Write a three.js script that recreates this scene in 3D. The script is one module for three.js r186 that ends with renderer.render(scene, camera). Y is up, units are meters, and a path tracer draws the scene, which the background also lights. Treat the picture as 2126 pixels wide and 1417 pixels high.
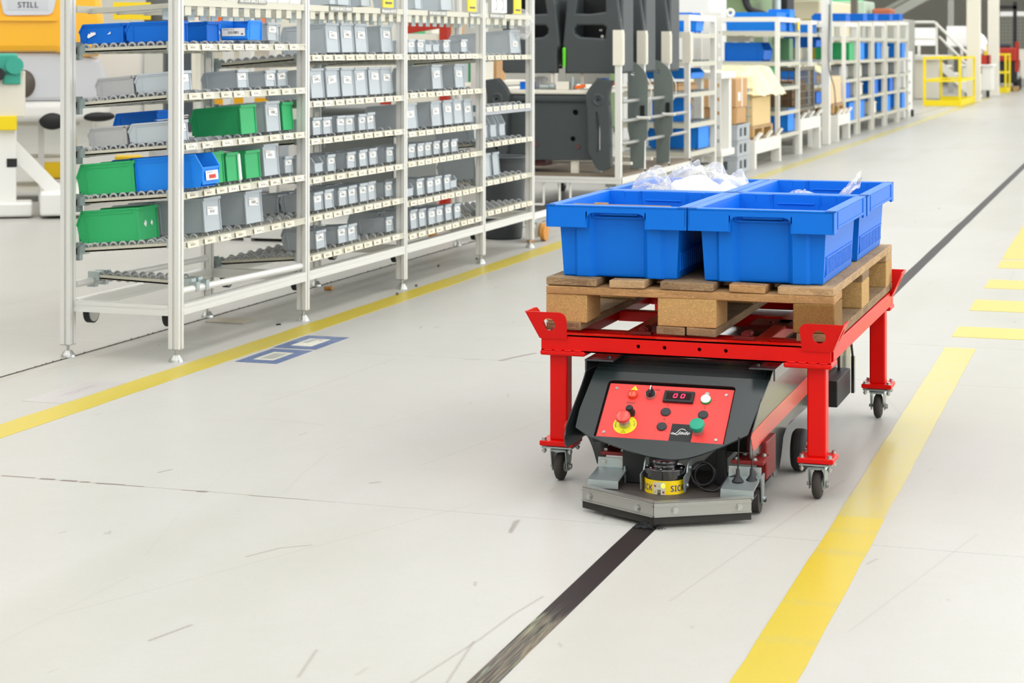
import * as THREE from 'three';
import { mergeGeometries } from 'three/addons/utils/BufferGeometryUtils.js';
import { RoundedBoxGeometry } from 'three/addons/geometries/RoundedBoxGeometry.js';
import { RectAreaLightUniformsLib } from 'three/addons/lights/RectAreaLightUniformsLib.js';

// ---------------------------------------------------------------- camera, light, exposure
// World: x to the right across the aisle, y up, -z along the aisle. In the code "a" is the distance along the aisle (a = -z).
const scene = new THREE.Scene();
const R = Math.PI / 180, FPX = 4042;                               // focal length in pixels of the 2126 x 1417 frame
const camera = new THREE.PerspectiveCamera(2 * Math.atan(708.5 / FPX) / R, 2126 / 1417, 0.1, 200);
camera.position.set(0, 1.2, 0);
camera.rotation.y = 18.33 * R;
camera.setViewOffset(2126, 1417, 0, 614, 2126, 1417);              // level camera with a lens dropped by 614 pixels
camera.focus = 5.6;
camera.userData.fStop = 7.5;
scene.add(camera);

const renderer = new THREE.WebGLRenderer();
renderer.toneMapping = THREE.LinearToneMapping;
renderer.toneMappingExposure = 1.0;
renderer.shadowMap.enabled = true;
RectAreaLightUniformsLib.init();
scene.background = new THREE.Color(0x000000);
const CEIL = 5.6, LAMP = 2.2, LAMP_COLOR = new THREE.Color(0.985, 0.995, 1.02);
const STRIPS = [-11.5, -8, -4.6, -1.2, 2.2, 5.6];                  // rows of tube lamps, all along the aisle
const STRIP_A = [-11, 58], STRIP_W = 1.5;
for (const x of STRIPS) {
  const l = new THREE.RectAreaLight(LAMP_COLOR, LAMP, STRIP_W, STRIP_A[1] - STRIP_A[0]);
  l.position.set(x, CEIL - 0.13, -(STRIP_A[0] + STRIP_A[1]) / 2);
  l.rotation.x = -Math.PI / 2;
  l.castShadow = true;
  scene.add(l);
}

const WINDOWS = [-7.5, 3.5, 14.5, 25.5, 36.5, 47.5], WIN_W = 9.6, WIN_Y = [1.3, 4.3], DAY = new THREE.Color(0.96, 1.0, 1.04), DAYLIGHT = 3.2;   // window band in the right-hand hall wall
for (const a of WINDOWS) {
  const l = new THREE.RectAreaLight(DAY, DAYLIGHT, WIN_W, WIN_Y[1] - WIN_Y[0]);
  l.position.set(9.9, (WIN_Y[0] + WIN_Y[1]) / 2, -a);
  l.rotation.y = Math.PI / 2;
  l.castShadow = true;
  scene.add(l);
}

// ---------------------------------------------------------------- helpers
let seed = 7;
const rnd = () => { seed = (seed * 1664525 + 1013904223) >>> 0; return seed / 4294967296; };
const rr = (a, b) => a + (b - a) * rnd();
const V = (x, y, a) => new THREE.Vector3(x, y, -a);
const taken = new Map();
const numbered = (n) => { const k = taken.get(n) || 0; taken.set(n, k + 1); return k ? n + '_' + String(k).padStart(3, '0') : n; };
const bases = new WeakMap();
function thing(name, label, category, base = [0, 0, 0], group) {   // base: x, y, a
  const g = new THREE.Group(); g.name = numbered(name);
  g.position.copy(V(...base)); bases.set(g, V(...base));
  g.userData = { label, category }; if (group) g.userData.group = group;
  scene.add(g); return g;
}
function local(name, label, category, base, group) { const g = thing(name, label, category, base, group); bases.set(g, V(0, 0, 0)); return g; }
function prep(g) {
  g = g.index ? g.toNonIndexed() : g;
  for (const k of Object.keys(g.attributes)) if (!['position', 'normal', 'uv'].includes(k)) g.deleteAttribute(k);
  if (!g.attributes.uv) g.setAttribute('uv', new THREE.BufferAttribute(new Float32Array(g.attributes.position.count * 2), 2));
  if (!g.attributes.normal) g.computeVertexNormals();
  return g;
}
const merge = (list) => { list = [list].flat(5).filter(Boolean); return list.length === 1 ? prep(list[0]) : mergeGeometries(list.map(prep)); };
function boxUV(g, k = 1, ox = 0, oy = 0) {                          // uv in metres from the side a face looks to
  const p = g.attributes.position, n = g.attributes.normal, u = g.attributes.uv;
  for (let i = 0; i < p.count; i++) {
    const ax = Math.abs(n.getX(i)), ay = Math.abs(n.getY(i)), az = Math.abs(n.getZ(i));
    if (ay >= ax && ay >= az) u.setXY(i, p.getX(i) * k + ox, p.getZ(i) * k + oy);
    else if (ax >= az) u.setXY(i, p.getZ(i) * k + ox, p.getY(i) * k + oy);
    else u.setXY(i, p.getX(i) * k + ox, p.getY(i) * k + oy);
  }
  return g;
}
function mesh(name, geo, mat, keepUV) {
  const g = merge(geo); if (!keepUV) boxUV(g);
  const m = new THREE.Mesh(g, mat); m.name = name; m.castShadow = m.receiveShadow = true; return m;
}
function root(o) { while (o.parent && o.parent !== scene) o = o.parent; return o; }
function part(parent, name, geo, mat, keepUV) {                    // geometry in the coordinates of the place (or local ones under local())
  const b = bases.get(root(parent)) || V(0, 0, 0);
  const g = merge(geo); g.translate(-b.x, -b.y, -b.z);
  const m = mesh(name, g, mat, keepUV); parent.add(m); return m;
}
function sub(parent, name, geo, mat, keepUV) { const m = mesh(name, geo, mat, keepUV); parent.add(m); return m; }   // geometry in the parent's own coordinates
function single(name, geo, mat, label, category, group, keepUV) {  // a thing that is one mesh, given in the coordinates of the place
  const g = merge(geo); g.computeBoundingBox(); const bb = g.boundingBox, c = bb.getCenter(new THREE.Vector3()); c.y = bb.min.y;
  g.translate(-c.x, -c.y, -c.z);
  const m = mesh(numbered(name), g, mat, keepUV); m.position.copy(c);
  m.userData = { label, category }; if (group) m.userData.group = group; scene.add(m); return m;
}
function struct(name, geo, mat, label, keepUV) { const m = mesh(name, geo, mat, keepUV); m.userData = { kind: 'structure', label, category: name.split('_')[0] }; scene.add(m); return m; }
const bx = (x0, x1, y0, y1, a0, a1) => new THREE.BoxGeometry(Math.abs(x1 - x0), Math.abs(y1 - y0), Math.abs(a1 - a0)).translate((x0 + x1) / 2, (y0 + y1) / 2, -(a0 + a1) / 2);
const rb = (x0, x1, y0, y1, a0, a1, r = 0.004, s = 2) => new RoundedBoxGeometry(Math.abs(x1 - x0), Math.abs(y1 - y0), Math.abs(a1 - a0), s, r).translate((x0 + x1) / 2, (y0 + y1) / 2, -(a0 + a1) / 2);
const lb = (w, h, d, x = 0, y = 0, z = 0) => new THREE.BoxGeometry(w, h, d).translate(x, y, z);
const rlb = (w, h, d, x = 0, y = 0, z = 0, r = 0.003, s = 2) => new RoundedBoxGeometry(w, h, d, s, r).translate(x, y, z);
function cyl(r0, r1, h, x, y, z, axis = 'y', seg = 20, open = false) {
  const g = new THREE.CylinderGeometry(r0, r1, h, seg, 1, open);
  if (axis === 'x') g.rotateZ(-Math.PI / 2); if (axis === 'z') g.rotateX(Math.PI / 2);
  return g.translate(x, y, z);
}
function tube(p, q, r, seg = 12) {
  const d = q.clone().sub(p), g = new THREE.CylinderGeometry(r, r, d.length(), seg);
  g.applyQuaternion(new THREE.Quaternion().setFromUnitVectors(new THREE.Vector3(0, 1, 0), d.clone().normalize()));
  return g.translate((p.x + q.x) / 2, (p.y + q.y) / 2, (p.z + q.z) / 2);
}
function bar(p, q, w, h) {                                          // square bar between two points
  const d = q.clone().sub(p), m = new THREE.Matrix4().lookAt(p, q, Math.abs(d.clone().normalize().y) > 0.95 ? new THREE.Vector3(1, 0, 0) : new THREE.Vector3(0, 1, 0));
  const g = new THREE.BoxGeometry(w, h, d.length()).applyMatrix4(m);
  return g.translate((p.x + q.x) / 2, (p.y + q.y) / 2, (p.z + q.z) / 2);
}
function curve(pts, r, n = 40, seg = 8) { return new THREE.TubeGeometry(new THREE.CatmullRomCurve3(pts), n, r, seg); }
const poly = (pts) => new THREE.Shape(pts.map(([x, y]) => new THREE.Vector2(x, y)));
function hole(shape, x, y, r) { const h = new THREE.Path(); h.absarc(x, y, r, 0, Math.PI * 2, true); shape.holes.push(h); return shape; }
const ext = (shape, depth, bevel = 0, seg = 12) => new THREE.ExtrudeGeometry(shape, { depth, bevelEnabled: bevel > 0, bevelThickness: bevel, bevelSize: bevel, bevelOffset: -bevel, bevelSegments: 2, curveSegments: seg });
const extA = (pts, x0, x1, bevel = 0) => { const s = Array.isArray(pts) ? poly(pts) : pts; return ext(s, x1 - x0 - 2 * bevel, bevel).rotateY(Math.PI / 2).translate(x0 + bevel, 0, 0); };   // outline in (a, y), thick along x
function flip(g) { g = g.index ? g.toNonIndexed() : g; for (const k of Object.keys(g.attributes)) { const t = g.attributes[k], n = t.itemSize; for (let i = 0; i < t.count; i += 3) for (let c = 0; c < n; c++) { const s = t.array[(i + 1) * n + c]; t.array[(i + 1) * n + c] = t.array[(i + 2) * n + c]; t.array[(i + 2) * n + c] = s; } } return g; }
const mirror = (g, sx = 1, sz = 1) => { g = g.clone().scale(sx, 1, sz); return sx * sz < 0 ? flip(g) : g; };
const hexBolt = (r, h, x, y, z, axis = 'y') => { const list = [cyl(r, r, h, 0, h / 2, 0, 'y', 6), cyl(r * 1.35, r * 1.35, h * 0.25, 0, h * 0.12, 0, 'y', 14)]; const g = merge(list); if (axis === 'z') g.rotateX(Math.PI / 2); if (axis === 'x') g.rotateZ(-Math.PI / 2); return g.translate(x, y, z); };
function copyOf(o, [x, y, a], turn = 0, label) { const c = o.clone(); c.name = numbered(o.name.replace(/_\d{3}$/, '')); c.position.copy(V(x, y, a)); c.rotation.y = turn; c.userData = { ...o.userData }; if (label) c.userData.label = label; scene.add(c); return c; }
const ORD = ['first', 'second', 'third', 'fourth', 'fifth', 'sixth', 'seventh', 'eighth', 'ninth', 'tenth', 'eleventh', 'twelfth'];

// ---------------------------------------------------------------- textures
function canvas(w, h, draw, srgb = true) {
  const c = document.createElement('canvas'); c.width = w; c.height = h; draw(c.getContext('2d'), w, h);
  const t = new THREE.CanvasTexture(c); if (srgb) t.colorSpace = THREE.SRGBColorSpace; t.anisotropy = 8; return t;
}
const tiled = (t, sx, sy) => { t.wrapS = t.wrapT = THREE.RepeatWrapping; t.repeat.set(1 / sx, 1 / sy); return t; };
const lattice = new Float32Array(65536); for (let i = 0; i < 65536; i++) lattice[i] = rnd();
function vnoise(x, y, per) {                                        // tiling value noise, per lattice cells per period
  const xi = Math.floor(x), yi = Math.floor(y), fx = x - xi, fy = y - yi, sx = fx * fx * (3 - 2 * fx), sy = fy * fy * (3 - 2 * fy);
  const m = (v) => ((v % per) + per) % per, L = (i, j) => lattice[(m(i) * 157 + m(j) * 571) & 65535];
  return (L(xi, yi) * (1 - sx) + L(xi + 1, yi) * sx) * (1 - sy) + (L(xi, yi + 1) * (1 - sx) + L(xi + 1, yi + 1) * sx) * sy;
}
function field(n, octs) {                                           // sum of octaves [cells, weight, stretch]
  const f = new Float32Array(n * n);
  for (const [c, w, st = 1] of octs) for (let j = 0; j < n; j++) for (let i = 0; i < n; i++) f[j * n + i] += w * (vnoise(i / n * c, j / n * c / st, c) - 0.5);
  return f;
}
function noiseMap(n, octs, col, srgb = true) {                      // col(value, i, j) -> [r, g, b] 0..255
  const f = field(n, octs);
  return canvas(n, n, (g) => { const d = g.createImageData(n, n); for (let k = 0; k < n * n; k++) { const c = col(f[k], k % n, (k / n) | 0); d.data[k * 4] = c[0]; d.data[k * 4 + 1] = c[1]; d.data[k * 4 + 2] = c[2]; d.data[k * 4 + 3] = 255; } g.putImageData(d, 0, 0); }, srgb);
}
const std = (color, roughness = 0.5, metalness = 0, extra = {}) => new THREE.MeshStandardMaterial({ color, roughness, metalness, ...extra });
const phy = (color, roughness, extra = {}) => new THREE.MeshPhysicalMaterial({ color, roughness, ...extra });

const grainBump = tiled(noiseMap(256, [[128, 1], [64, 0.6]], (v) => { const k = 128 + v * 110; return [k, k, k]; }, false), 0.25, 0.25);
const M = {
  alu: std('#dcdbd6', 0.4, 0.15), aluDark: std('#a9aaa6', 0.4, 0.5), rail: std('#cac7b6', 0.45, 0.2), galv: std('#aab4b4', 0.38, 0.75), steel: std('#b9bab6', 0.32, 0.85),
  wheelGrey: std('#adb0b2', 0.5), white: std('#e9e7df', 0.45), cream: std('#e4dfd0', 0.5), whitePaint: std('#efeee9', 0.4), cabinet: std('#f2f2f0', 0.5),
  red: phy('#da0803', 0.35, { specularIntensity: 0.4, clearcoat: 0.1, clearcoatRoughness: 0.1 }), redDull: std('#7c1512', 0.5), panelRed: std('#ee3f3a', 0.55),
  black: std('#16181a', 0.5), blackGloss: phy('#23282a', 0.22, { clearcoat: 0.6, clearcoatRoughness: 0.12 }), cowl: phy('#2b3334', 0.32, { clearcoat: 0.35, clearcoatRoughness: 0.2 }),
  rubber: std('#2a2724', 0.75), tyre: std('#3a3632', 0.8), tyreBlack: std('#1c1c1d', 0.7), yellow: std('#f2d500', 0.45), safety: std('#f0d800', 0.5),
  blueCrate: phy('#0570da', 0.42, { specularIntensity: 0.4, bumpMap: grainBump, bumpScale: 0.0002 }), blueBin: phy('#0a6bd2', 0.5, { specularIntensity: 0.5 }), blueLight: phy('#2089ee', 0.5, { specularIntensity: 0.5 }), greenBin: phy('#38b06c', 0.5, { specularIntensity: 0.5 }),
  greyBin: std('#b9c1c7', 0.5), greyBinWarm: std('#adaeaf', 0.5), greyCrate: std('#aab0b4', 0.5), darkPlastic: std('#3d4345', 0.55, 0, { bumpMap: grainBump, bumpScale: 0.0004 }), plate: std('#737d79', 0.5),
  orange: phy('#fdba18', 0.3, { clearcoat: 0.5, clearcoatRoughness: 0.1 }), truckGrey: phy('#d3d5da', 0.35, { clearcoat: 0.3, clearcoatRoughness: 0.2 }), teal: std('#37a58e', 0.4),
  orangeTyre: std('#c98a3c', 0.6), tool: std('#ef6a12', 0.5), lime: std('#5fce20', 0.45), greenMachine: std('#8aa277', 0.5), mustard: std('#b3a12a', 0.55),
  card: std('#c39a6b', 0.85), tape: std('#e8dfd2', 0.4), foam: std('#f4f4f2', 0.8), yellowFilm: phy('#f1eabc', 0.35, { transmission: 0.25, thickness: 0 }),
  film: phy('#ffffff', 0.15, { transmission: 0.8, thickness: 0, ior: 1.4 }), glass: phy('#ffffff', 0.05, { transmission: 1, thickness: 0 }), mesh: std('#6f6a5e', 0.6, 0.3), redTruck: std('#b02a15', 0.45), greyWall: std('#a3a49c', 0.8), steelMesh: std('#6e6e64', 0.7),
};

// ---------------------------------------------------------------- the hall
const floorMap = (() => {                                           // one tile is 8 m across by 10 m along; u = (x + 6.5) / 8, v = (a - 3) / 10
  const n = 2048, f = field(n, [[5, 0.5], [17, 0.45], [64, 0.3], [240, 0.22]]), s = field(n, [[9, 1, 3], [40, 0.8, 5]]);
  return canvas(n, n, (g) => {
    const d = g.createImageData(n, n);
    for (let k = 0; k < n * n; k++) { const v = f[k] + rr(-0.22, 0.22), w = s[k]; const st = Math.max(0, w - 0.15) * 9; d.data[k * 4] = 185 + v * 6 - st; d.data[k * 4 + 1] = 183.5 + v * 6 - st * 1.06; d.data[k * 4 + 2] = 177.5 + v * 8 - st * 1.5; d.data[k * 4 + 3] = 255; }
    g.putImageData(d, 0, 0);
    const X = (x) => (x + 6.5) / 8 * n, Y = (a) => (1 - (a - 3) / 10) * n;
    const line = (pts, w, c) => { g.strokeStyle = c; g.lineWidth = w; g.lineCap = 'round'; g.beginPath(); pts.forEach(([x, a], i) => i ? g.lineTo(X(x), Y(a)) : g.moveTo(X(x), Y(a))); g.stroke(); };
    // chips in the paint along the joint, scuffs and skid marks, at the places the floor has them
    for (const [x0, x1, w] of [[-3.06, -2.96, 1.6], [-2.935, -2.9, 3], [-2.87, -2.83, 3.2], [-2.81, -2.79, 2.6], [-2.76, -2.68, 2.6], [-2.67, -2.62, 1.6], [-2.5, -2.46, 1.4], [-2.45, -2.43, 3.2], [-2.3, -2.13, 1]]) line([[x0, 4.712], [x1, 4.716]], w, 'rgba(110,98,96,0.8)');
    line([[-3.06, 4.7], [-2.4, 4.72], [-2.05, 4.712]], 1, 'rgba(170,160,145,0.7)');
    for (const [p, w, o] of [[[[-2.666, 4.887], [-2.65, 4.93]], 2, 0.55], [[[-2.03, 4.147], [-1.99, 4.242], [-1.93, 4.29]], 1.6, 0.45], [[[-1.93, 3.5], [-1.9, 3.62]], 2, 0.45], [[[-1.55, 3.386], [-1.585, 3.55]], 1.6, 0.35], [[[-1.34, 3.36], [-1.3, 3.72], [-1.29, 3.9], [-1.27, 4.05]], 1.2, 0.4], [[[-1.27, 3.44], [-1.307, 3.7]], 1.1, 0.45], [[[-1.513, 4.555], [-1.534, 4.68]], 2.6, 0.45], [[[-1.52, 4.57], [-1.54, 4.67]], 1.4, 0.4], [[[-2.374, 7.032], [-2.35, 7.12], [-2.305, 7.239]], 5, 0.5], [[[-2.52, 7.02], [-2.46, 7.02]], 2, 0.4], [[[-2.05, 4.95], [-2.03, 4.97]], 2.2, 0.5], [[[-2.9, 5.6], [-2.7, 5.7], [-2.5, 5.66]], 1, 0.16], [[[-3.5, 5.3], [-2.6, 6.5]], 1, 0.14], [[[-2.2, 3.6], [-1.7, 4.8]], 1, 0.16], [[[-2.0, 5.2], [-1.75, 6.6]], 1, 0.14], [[[-1.0, 4.1], [-0.82, 5.4]], 1.2, 0.18], [[[-0.6, 4.0], [-0.42, 4.9]], 1.2, 0.14]]) line(p, w, `rgba(120,108,100,${o})`);
    for (let i = 0; i < 230; i++) { const x = rr(-6.4, 1.4), a = rr(3, 13), t = rr(-0.5, 0.5), l = rr(0.005, 0.06); line([[x, a], [x + Math.sin(t) * l, a + Math.cos(t) * l]], rr(0.8, 2.2), `rgba(110,98,88,${rr(0.1, 0.36)})`); }
    for (let i = 0; i < 46; i++) { const x = rr(-6.4, 1.4), a = rr(3, 12.5), l = rr(0.3, 1.1), b = rr(-0.15, 0.15); line([[x, a], [x + b, a + l / 2], [x + b * 1.7, a + l]], rr(1, 3), `rgba(150,142,128,${rr(0.06, 0.16)})`); }
    for (let i = 0; i < 34; i++) { const x = rr(-6.4, 1.4), a = rr(3, 12.9), q = rr(0.03, 0.13); for (let k = 0; k < 14; k++) { const px = x + rr(-1, 1) * q, pa = a + rr(-1, 1) * q * 2; line([[px, pa], [px + 0.004, pa + rr(0.005, 0.04)]], rr(0.8, 2), `rgba(170,158,132,${rr(0.04, 0.12)})`); } }
    for (let i = 0; i < 160; i++) { const x = rr(-4.0, -3.85), a = rr(3, 12.9), l = rr(0.02, 0.25); line([[x, a], [x + rr(-0.006, 0.006), a + l]], rr(1, 3), `rgba(150,128,92,${rr(0.05, 0.25)})`); }
  });
})();
tiled(floorMap, 1, 1);
const floorMat = phy('#ffffff', 0.3, { map: floorMap, specularIntensity: 0.22, ior: 1.2 });
{
  const fl = new THREE.Group(); fl.name = 'floor'; fl.userData = { kind: 'structure', label: 'glossy off-white painted concrete floor slabs', category: 'floor' }; scene.add(fl);
  const slab = (x0, x1, a0, a1) => {
    const g = prep(bx(x0, x1, -0.15, 0, a0, a1)), p = g.attributes.position, u = g.attributes.uv;
    for (let i = 0; i < p.count; i++) u.setXY(i, (p.getX(i) + 6.5) / 8, (-p.getZ(i) - 3) / 10);
    const m = mesh('slab', g, floorMat, true); fl.add(m);
  };
  const cuts = [-14, 4.715, 7.035, 7.93, 14, 22, 32, 44, 72];
  for (let i = 0; i + 1 < cuts.length; i++) for (const [x0, x1] of [[-17, -3.985], [-3.967, 10]]) slab(x0, x1, cuts[i] + 0.0008, cuts[i + 1] - 0.0008);
  const sb = mesh('joint_filler', [bx(-17, 10, -0.3, -0.15, -14, 72), bx(-3.985, -3.967, -0.15, -0.0015, -14, 72)], std('#3c332c', 0.95)); fl.add(sb);
  const cr = []; for (let i = 0; i < 200; i++) { const a = 5.4 + i * 0.045 + rr(-0.01, 0.01), w = rr(0.0015, 0.005), x = -3.976 + rr(-0.008, 0.008); cr.push(new THREE.TetrahedronGeometry(w).rotateY(rr(0, 6)).translate(x, 0.001, -a)); }
  const cm = mesh('joint_crumbs', cr, std('#5c4c3e', 0.95)); cm.userData.kind = 'stuff'; fl.add(cm);
}
const wallMat = std('#d9d7cc', 0.85);
struct('wall_left', bx(-17.3, -17, -0.3, 6, -14.3, 72.3), wallMat, 'plain pale hall wall');
struct('wall_right', bx(10, 10.3, -0.3, 6, -14.3, 72.3), wallMat, 'plain pale hall wall');
struct('wall_front', bx(-17.3, 10.3, -0.3, 6, -14.3, -14), wallMat, 'plain pale hall wall behind the camera');
struct('wall_back', bx(-17.3, 10.3, -0.3, 6, 72, 72.3), wallMat, 'pale far end wall of the hall');
struct('ceiling', bx(-17.3, 10.3, CEIL, CEIL + 0.3, -14.3, 72.3), std('#dddbd4', 0.9), 'flat white hall ceiling');
WINDOWS.forEach((a, i) => {
  const w = new THREE.Group(); w.name = `window_${i + 1}`; w.userData = { kind: 'structure', label: 'wide daylit hall window in the wall across the aisle', category: 'window' }; scene.add(w);
  const y0 = WIN_Y[0], y1 = WIN_Y[1], h = WIN_W / 2;
  for (let k = 0; k < 4; k++) w.add(mesh('pane', bx(9.955, 9.965, y0, y1, a - h + k * WIN_W / 4 + 0.03, a - h + (k + 1) * WIN_W / 4 - 0.03), std('#ffffff', 0.2, 0, { emissive: DAY, emissiveIntensity: 0.6 })));
  for (let k = 0; k <= 4; k++) w.add(mesh('mullion', bx(9.93, 9.999, y0 - 0.06, y1 + 0.06, a - h + k * WIN_W / 4 - 0.03, a - h + k * WIN_W / 4 + 0.03), M.whitePaint));
  for (const y of [y0, y1]) w.add(mesh('window_frame', bx(9.93, 9.999, y - 0.06, y, a - h, a + h), M.whitePaint));
});
STRIPS.forEach((x, i) => {
  const t = thing('ceiling_lamp', `long white tube lamp row under the ceiling, ${ORD[i]} from wall behind bin rack`, 'lamp', [x, CEIL, 23], 'tube lamp rows');
  part(t, 'housing', bx(x - STRIP_W / 2 - 0.02, x + STRIP_W / 2 + 0.02, CEIL - 0.08, CEIL - 0.001, STRIP_A[0], STRIP_A[1]), M.whitePaint);
  part(t, 'diffuser', bx(x - STRIP_W / 2, x + STRIP_W / 2, CEIL - 0.12, CEIL - 0.08, STRIP_A[0], STRIP_A[1]), std('#ffffff', 0.5, 0, { emissive: LAMP_COLOR, emissiveIntensity: 0.5 }));
});

// ---------------------------------------------------------------- markings on the floor
function paintMap(w, h, seed0, fade) {                              // yellow road paint with worn, thin patches
  const f = field(512, [[7, 0.6], [40, 0.5], [150, 0.5]]);
  return canvas(w, h, (g) => {
    const d = g.createImageData(w, h);
    for (let j = 0; j < h; j++) for (let i = 0; i < w; i++) {
      const t = 1 - j / h, v = f[((j * 3 + seed0) % 512) * 512 + ((i * 3 + seed0 * 7) % 512)];
      const e = Math.min(1, Math.max(0, fade(t, i / w) + v * 0.55)), k = (j * w + i) * 4;
      d.data[k] = 199 - 14 * e; d.data[k + 1] = 178 - 3 * e; d.data[k + 2] = 38 + 66 * e; d.data[k + 3] = 255;
    }
    g.putImageData(d, 0, 0);
  });
}
const lineMat = (t) => phy('#ffffff', 0.4, { map: t, clearcoat: 0.2, clearcoatRoughness: 0.2 });
function stripe(name, x0, x1, a0, a1, mat, label, category, group, wob = 0.003, step = 0.12, slant = 0) {   // painted strip with slightly ragged edges, 1.2 mm thick
  const n = Math.max(2, Math.ceil((a1 - a0) / step)), L = [], Rr = [];
  for (let i = 0; i <= n; i++) { const a = a0 + (a1 - a0) * i / n; L.push([x0 + rr(-wob, wob) + slant * i / n, a]); Rr.push([x1 + rr(-wob, wob) + slant * i / n, a]); }
  const s = poly([...L, ...Rr.reverse()]);
  const g = prep(ext(s, 0.0012).rotateX(-Math.PI / 2)), p = g.attributes.position, u = g.attributes.uv;
  for (let i = 0; i < p.count; i++) u.setXY(i, (p.getX(i) - x0) / (x1 - x0), (-p.getZ(i) - a0) / (a1 - a0));
  return single(name, g, mat, label, category, group, true);
}
const bump = (t, c, w) => Math.max(0, 1 - Math.abs(t - c) / w);
stripe('floor_line', -3.478, -3.355, 2.0, 14, lineMat(paintMap(128, 2048, 11, (t) => -0.05 + 0.5 * bump(t, 0.62, 0.02) + 0.45 * bump(t, 0.43, 0.03) + 0.25 * bump(t, 0.8, 0.2))), 'long yellow painted floor line along the grey bin rack', 'floor line', null, 0.003);
stripe('floor_line', -3.478, -3.345, 14, 46, lineMat(paintMap(64, 512, 31, () => 0.85)), 'faded far stretch of yellow floor line beside the white shelves', 'floor line', null, 0.01, 1, -0.25);
stripe('floor_line', -0.755, -0.635, 2.6, 7.89, lineMat(paintMap(256, 2048, 77, (t) => { const a = 2.6 + 5.29 * t; return (a > 4.98 ? 0.85 - 0.3 * Math.max(0, (a - 7)) : -0.15) + 0.7 * bump(a, 4.62, 0.05) + 0.6 * bump(a, 4.83, 0.05) + 0.55 * bump(a, 3.9, 0.05) + 0.5 * bump(a, 4.18, 0.04) + 0.3 * bump(a, 3.6, 0.08); })), 'wide worn yellow floor line running beside the red cart castors', 'floor line', null, 0.0022, 0.13, -0.045);
const zebra = lineMat(paintMap(256, 256, 5, () => -0.1));
[[8.19, 8.5], [9.03, 9.42], [9.88, 10.25], [10.8, 11.2]].forEach(([a0, a1], i) => stripe('crossing_stripe', -0.805 - i * 0.006, 2.4, a0, a1, zebra, `yellow crossing stripe, ${ORD[i]} beyond the end of the worn yellow line`, 'floor stripe', 'yellow crossing stripes', 0.004, 0.15));
stripe('floor_line', -0.83, -0.7, 11.26, 24, zebra, 'yellow floor line running on from the last crossing stripe', 'floor line', null, 0.004, 0.3, -0.1);
const tapeMap = canvas(256, 2048, (g, w, h) => {
  g.fillStyle = '#241f1e'; g.fillRect(0, 0, w, h);
  for (let i = 0; i < 5000; i++) { const t = Math.pow(rnd(), 1), y = h * (1 - t); g.fillStyle = `rgba(${rr(90, 150)},${rr(88, 140)},${rr(80, 120)},${rr(0.01, 0.06)})`; g.fillRect(rnd() * w, y, rr(2, 9), rr(1, 3)); }
  for (let i = 0; i < 420; i++) { const t = rr(0.034, 0.06), y = h * (1 - t); g.fillStyle = `rgba(${rr(130, 175)},${rr(125, 165)},${rr(105, 140)},${rr(0.25, 0.6)})`; g.beginPath(); g.ellipse(rnd() * w, y, rr(4, 15), rr(1, 2.6), rr(0, 3), 0, 7); g.fill(); }
});
stripe('guide_tape', -1.232, -1.175, 2.5, 26, phy('#ffffff', 0.5, { map: tapeMap, specularIntensity: 0.35 }), 'black guide tape on the floor running under the robot', 'tape', null, 0.0012, 0.4, -0.075);
const signMap = (v) => canvas(256, 512, (g, w, h) => {
  g.fillStyle = '#4d628e'; g.fillRect(0, 0, w, h); g.fillStyle = v ? '#cfcdbb' : '#dedbcd'; g.fillRect(w * 0.24, h * 0.22, w * 0.5, h * 0.58);
  g.fillStyle = '#a9a9a2'; if (v) { g.fillRect(w * 0.33, h * 0.3, w * 0.33, h * 0.42); g.fillStyle = '#8f918e'; for (let i = 0; i < 7; i++) g.fillRect(w * 0.37, h * (0.34 + i * 0.05), w * 0.25, h * 0.02); } else { g.fillRect(w * 0.3, h * 0.26, w * 0.3, h * 0.3); g.fillStyle = '#e0ddd0'; g.beginPath(); g.moveTo(w * 0.4, h * 0.8); g.lineTo(w * 0.76, h * 0.5); g.lineTo(w * 0.5, h * 0.3); g.fill(); }
  for (let i = 0; i < 900; i++) { g.fillStyle = `rgba(${rr(190, 225)},${rr(195, 225)},${rr(205, 225)},${rr(0.04, 0.2)})`; g.fillRect(rnd() * w, rnd() * h, rr(2, 26), rr(1, 8)); }
  if (!v) for (let i = 0; i < 160; i++) { g.fillStyle = `rgba(200,205,215,${rr(0.15, 0.4)})`; g.fillRect(rnd() * w, rnd() * h * 0.5, rr(4, 50), rr(2, 12)); }
});
function flat(name, x0, x1, a0, a1, map, label, category, group, skew = 0) {
  const g = prep(ext(poly([[x0, a0], [x1, a0], [x1 + skew, a1], [x0 + skew, a1]]), 0.001).rotateX(-Math.PI / 2)), p = g.attributes.position, u = g.attributes.uv;
  for (let i = 0; i < p.count; i++) u.setXY(i, (p.getX(i) - x0) / (x1 - x0), (-p.getZ(i) - a0) / (a1 - a0));
  return single(name, g, phy('#ffffff', 0.4, { map }), label, category, group, true);
}
flat('floor_sticker', -3.325, -3.152, 6.69, 7.02, signMap(1), 'worn blue bordered floor sticker with a printed grey centre', 'sticker');
flat('floor_sticker', -3.337, -3.152, 7.05, 7.385, signMap(0), 'torn blue bordered floor sticker with a scraped white centre', 'sticker');
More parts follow.
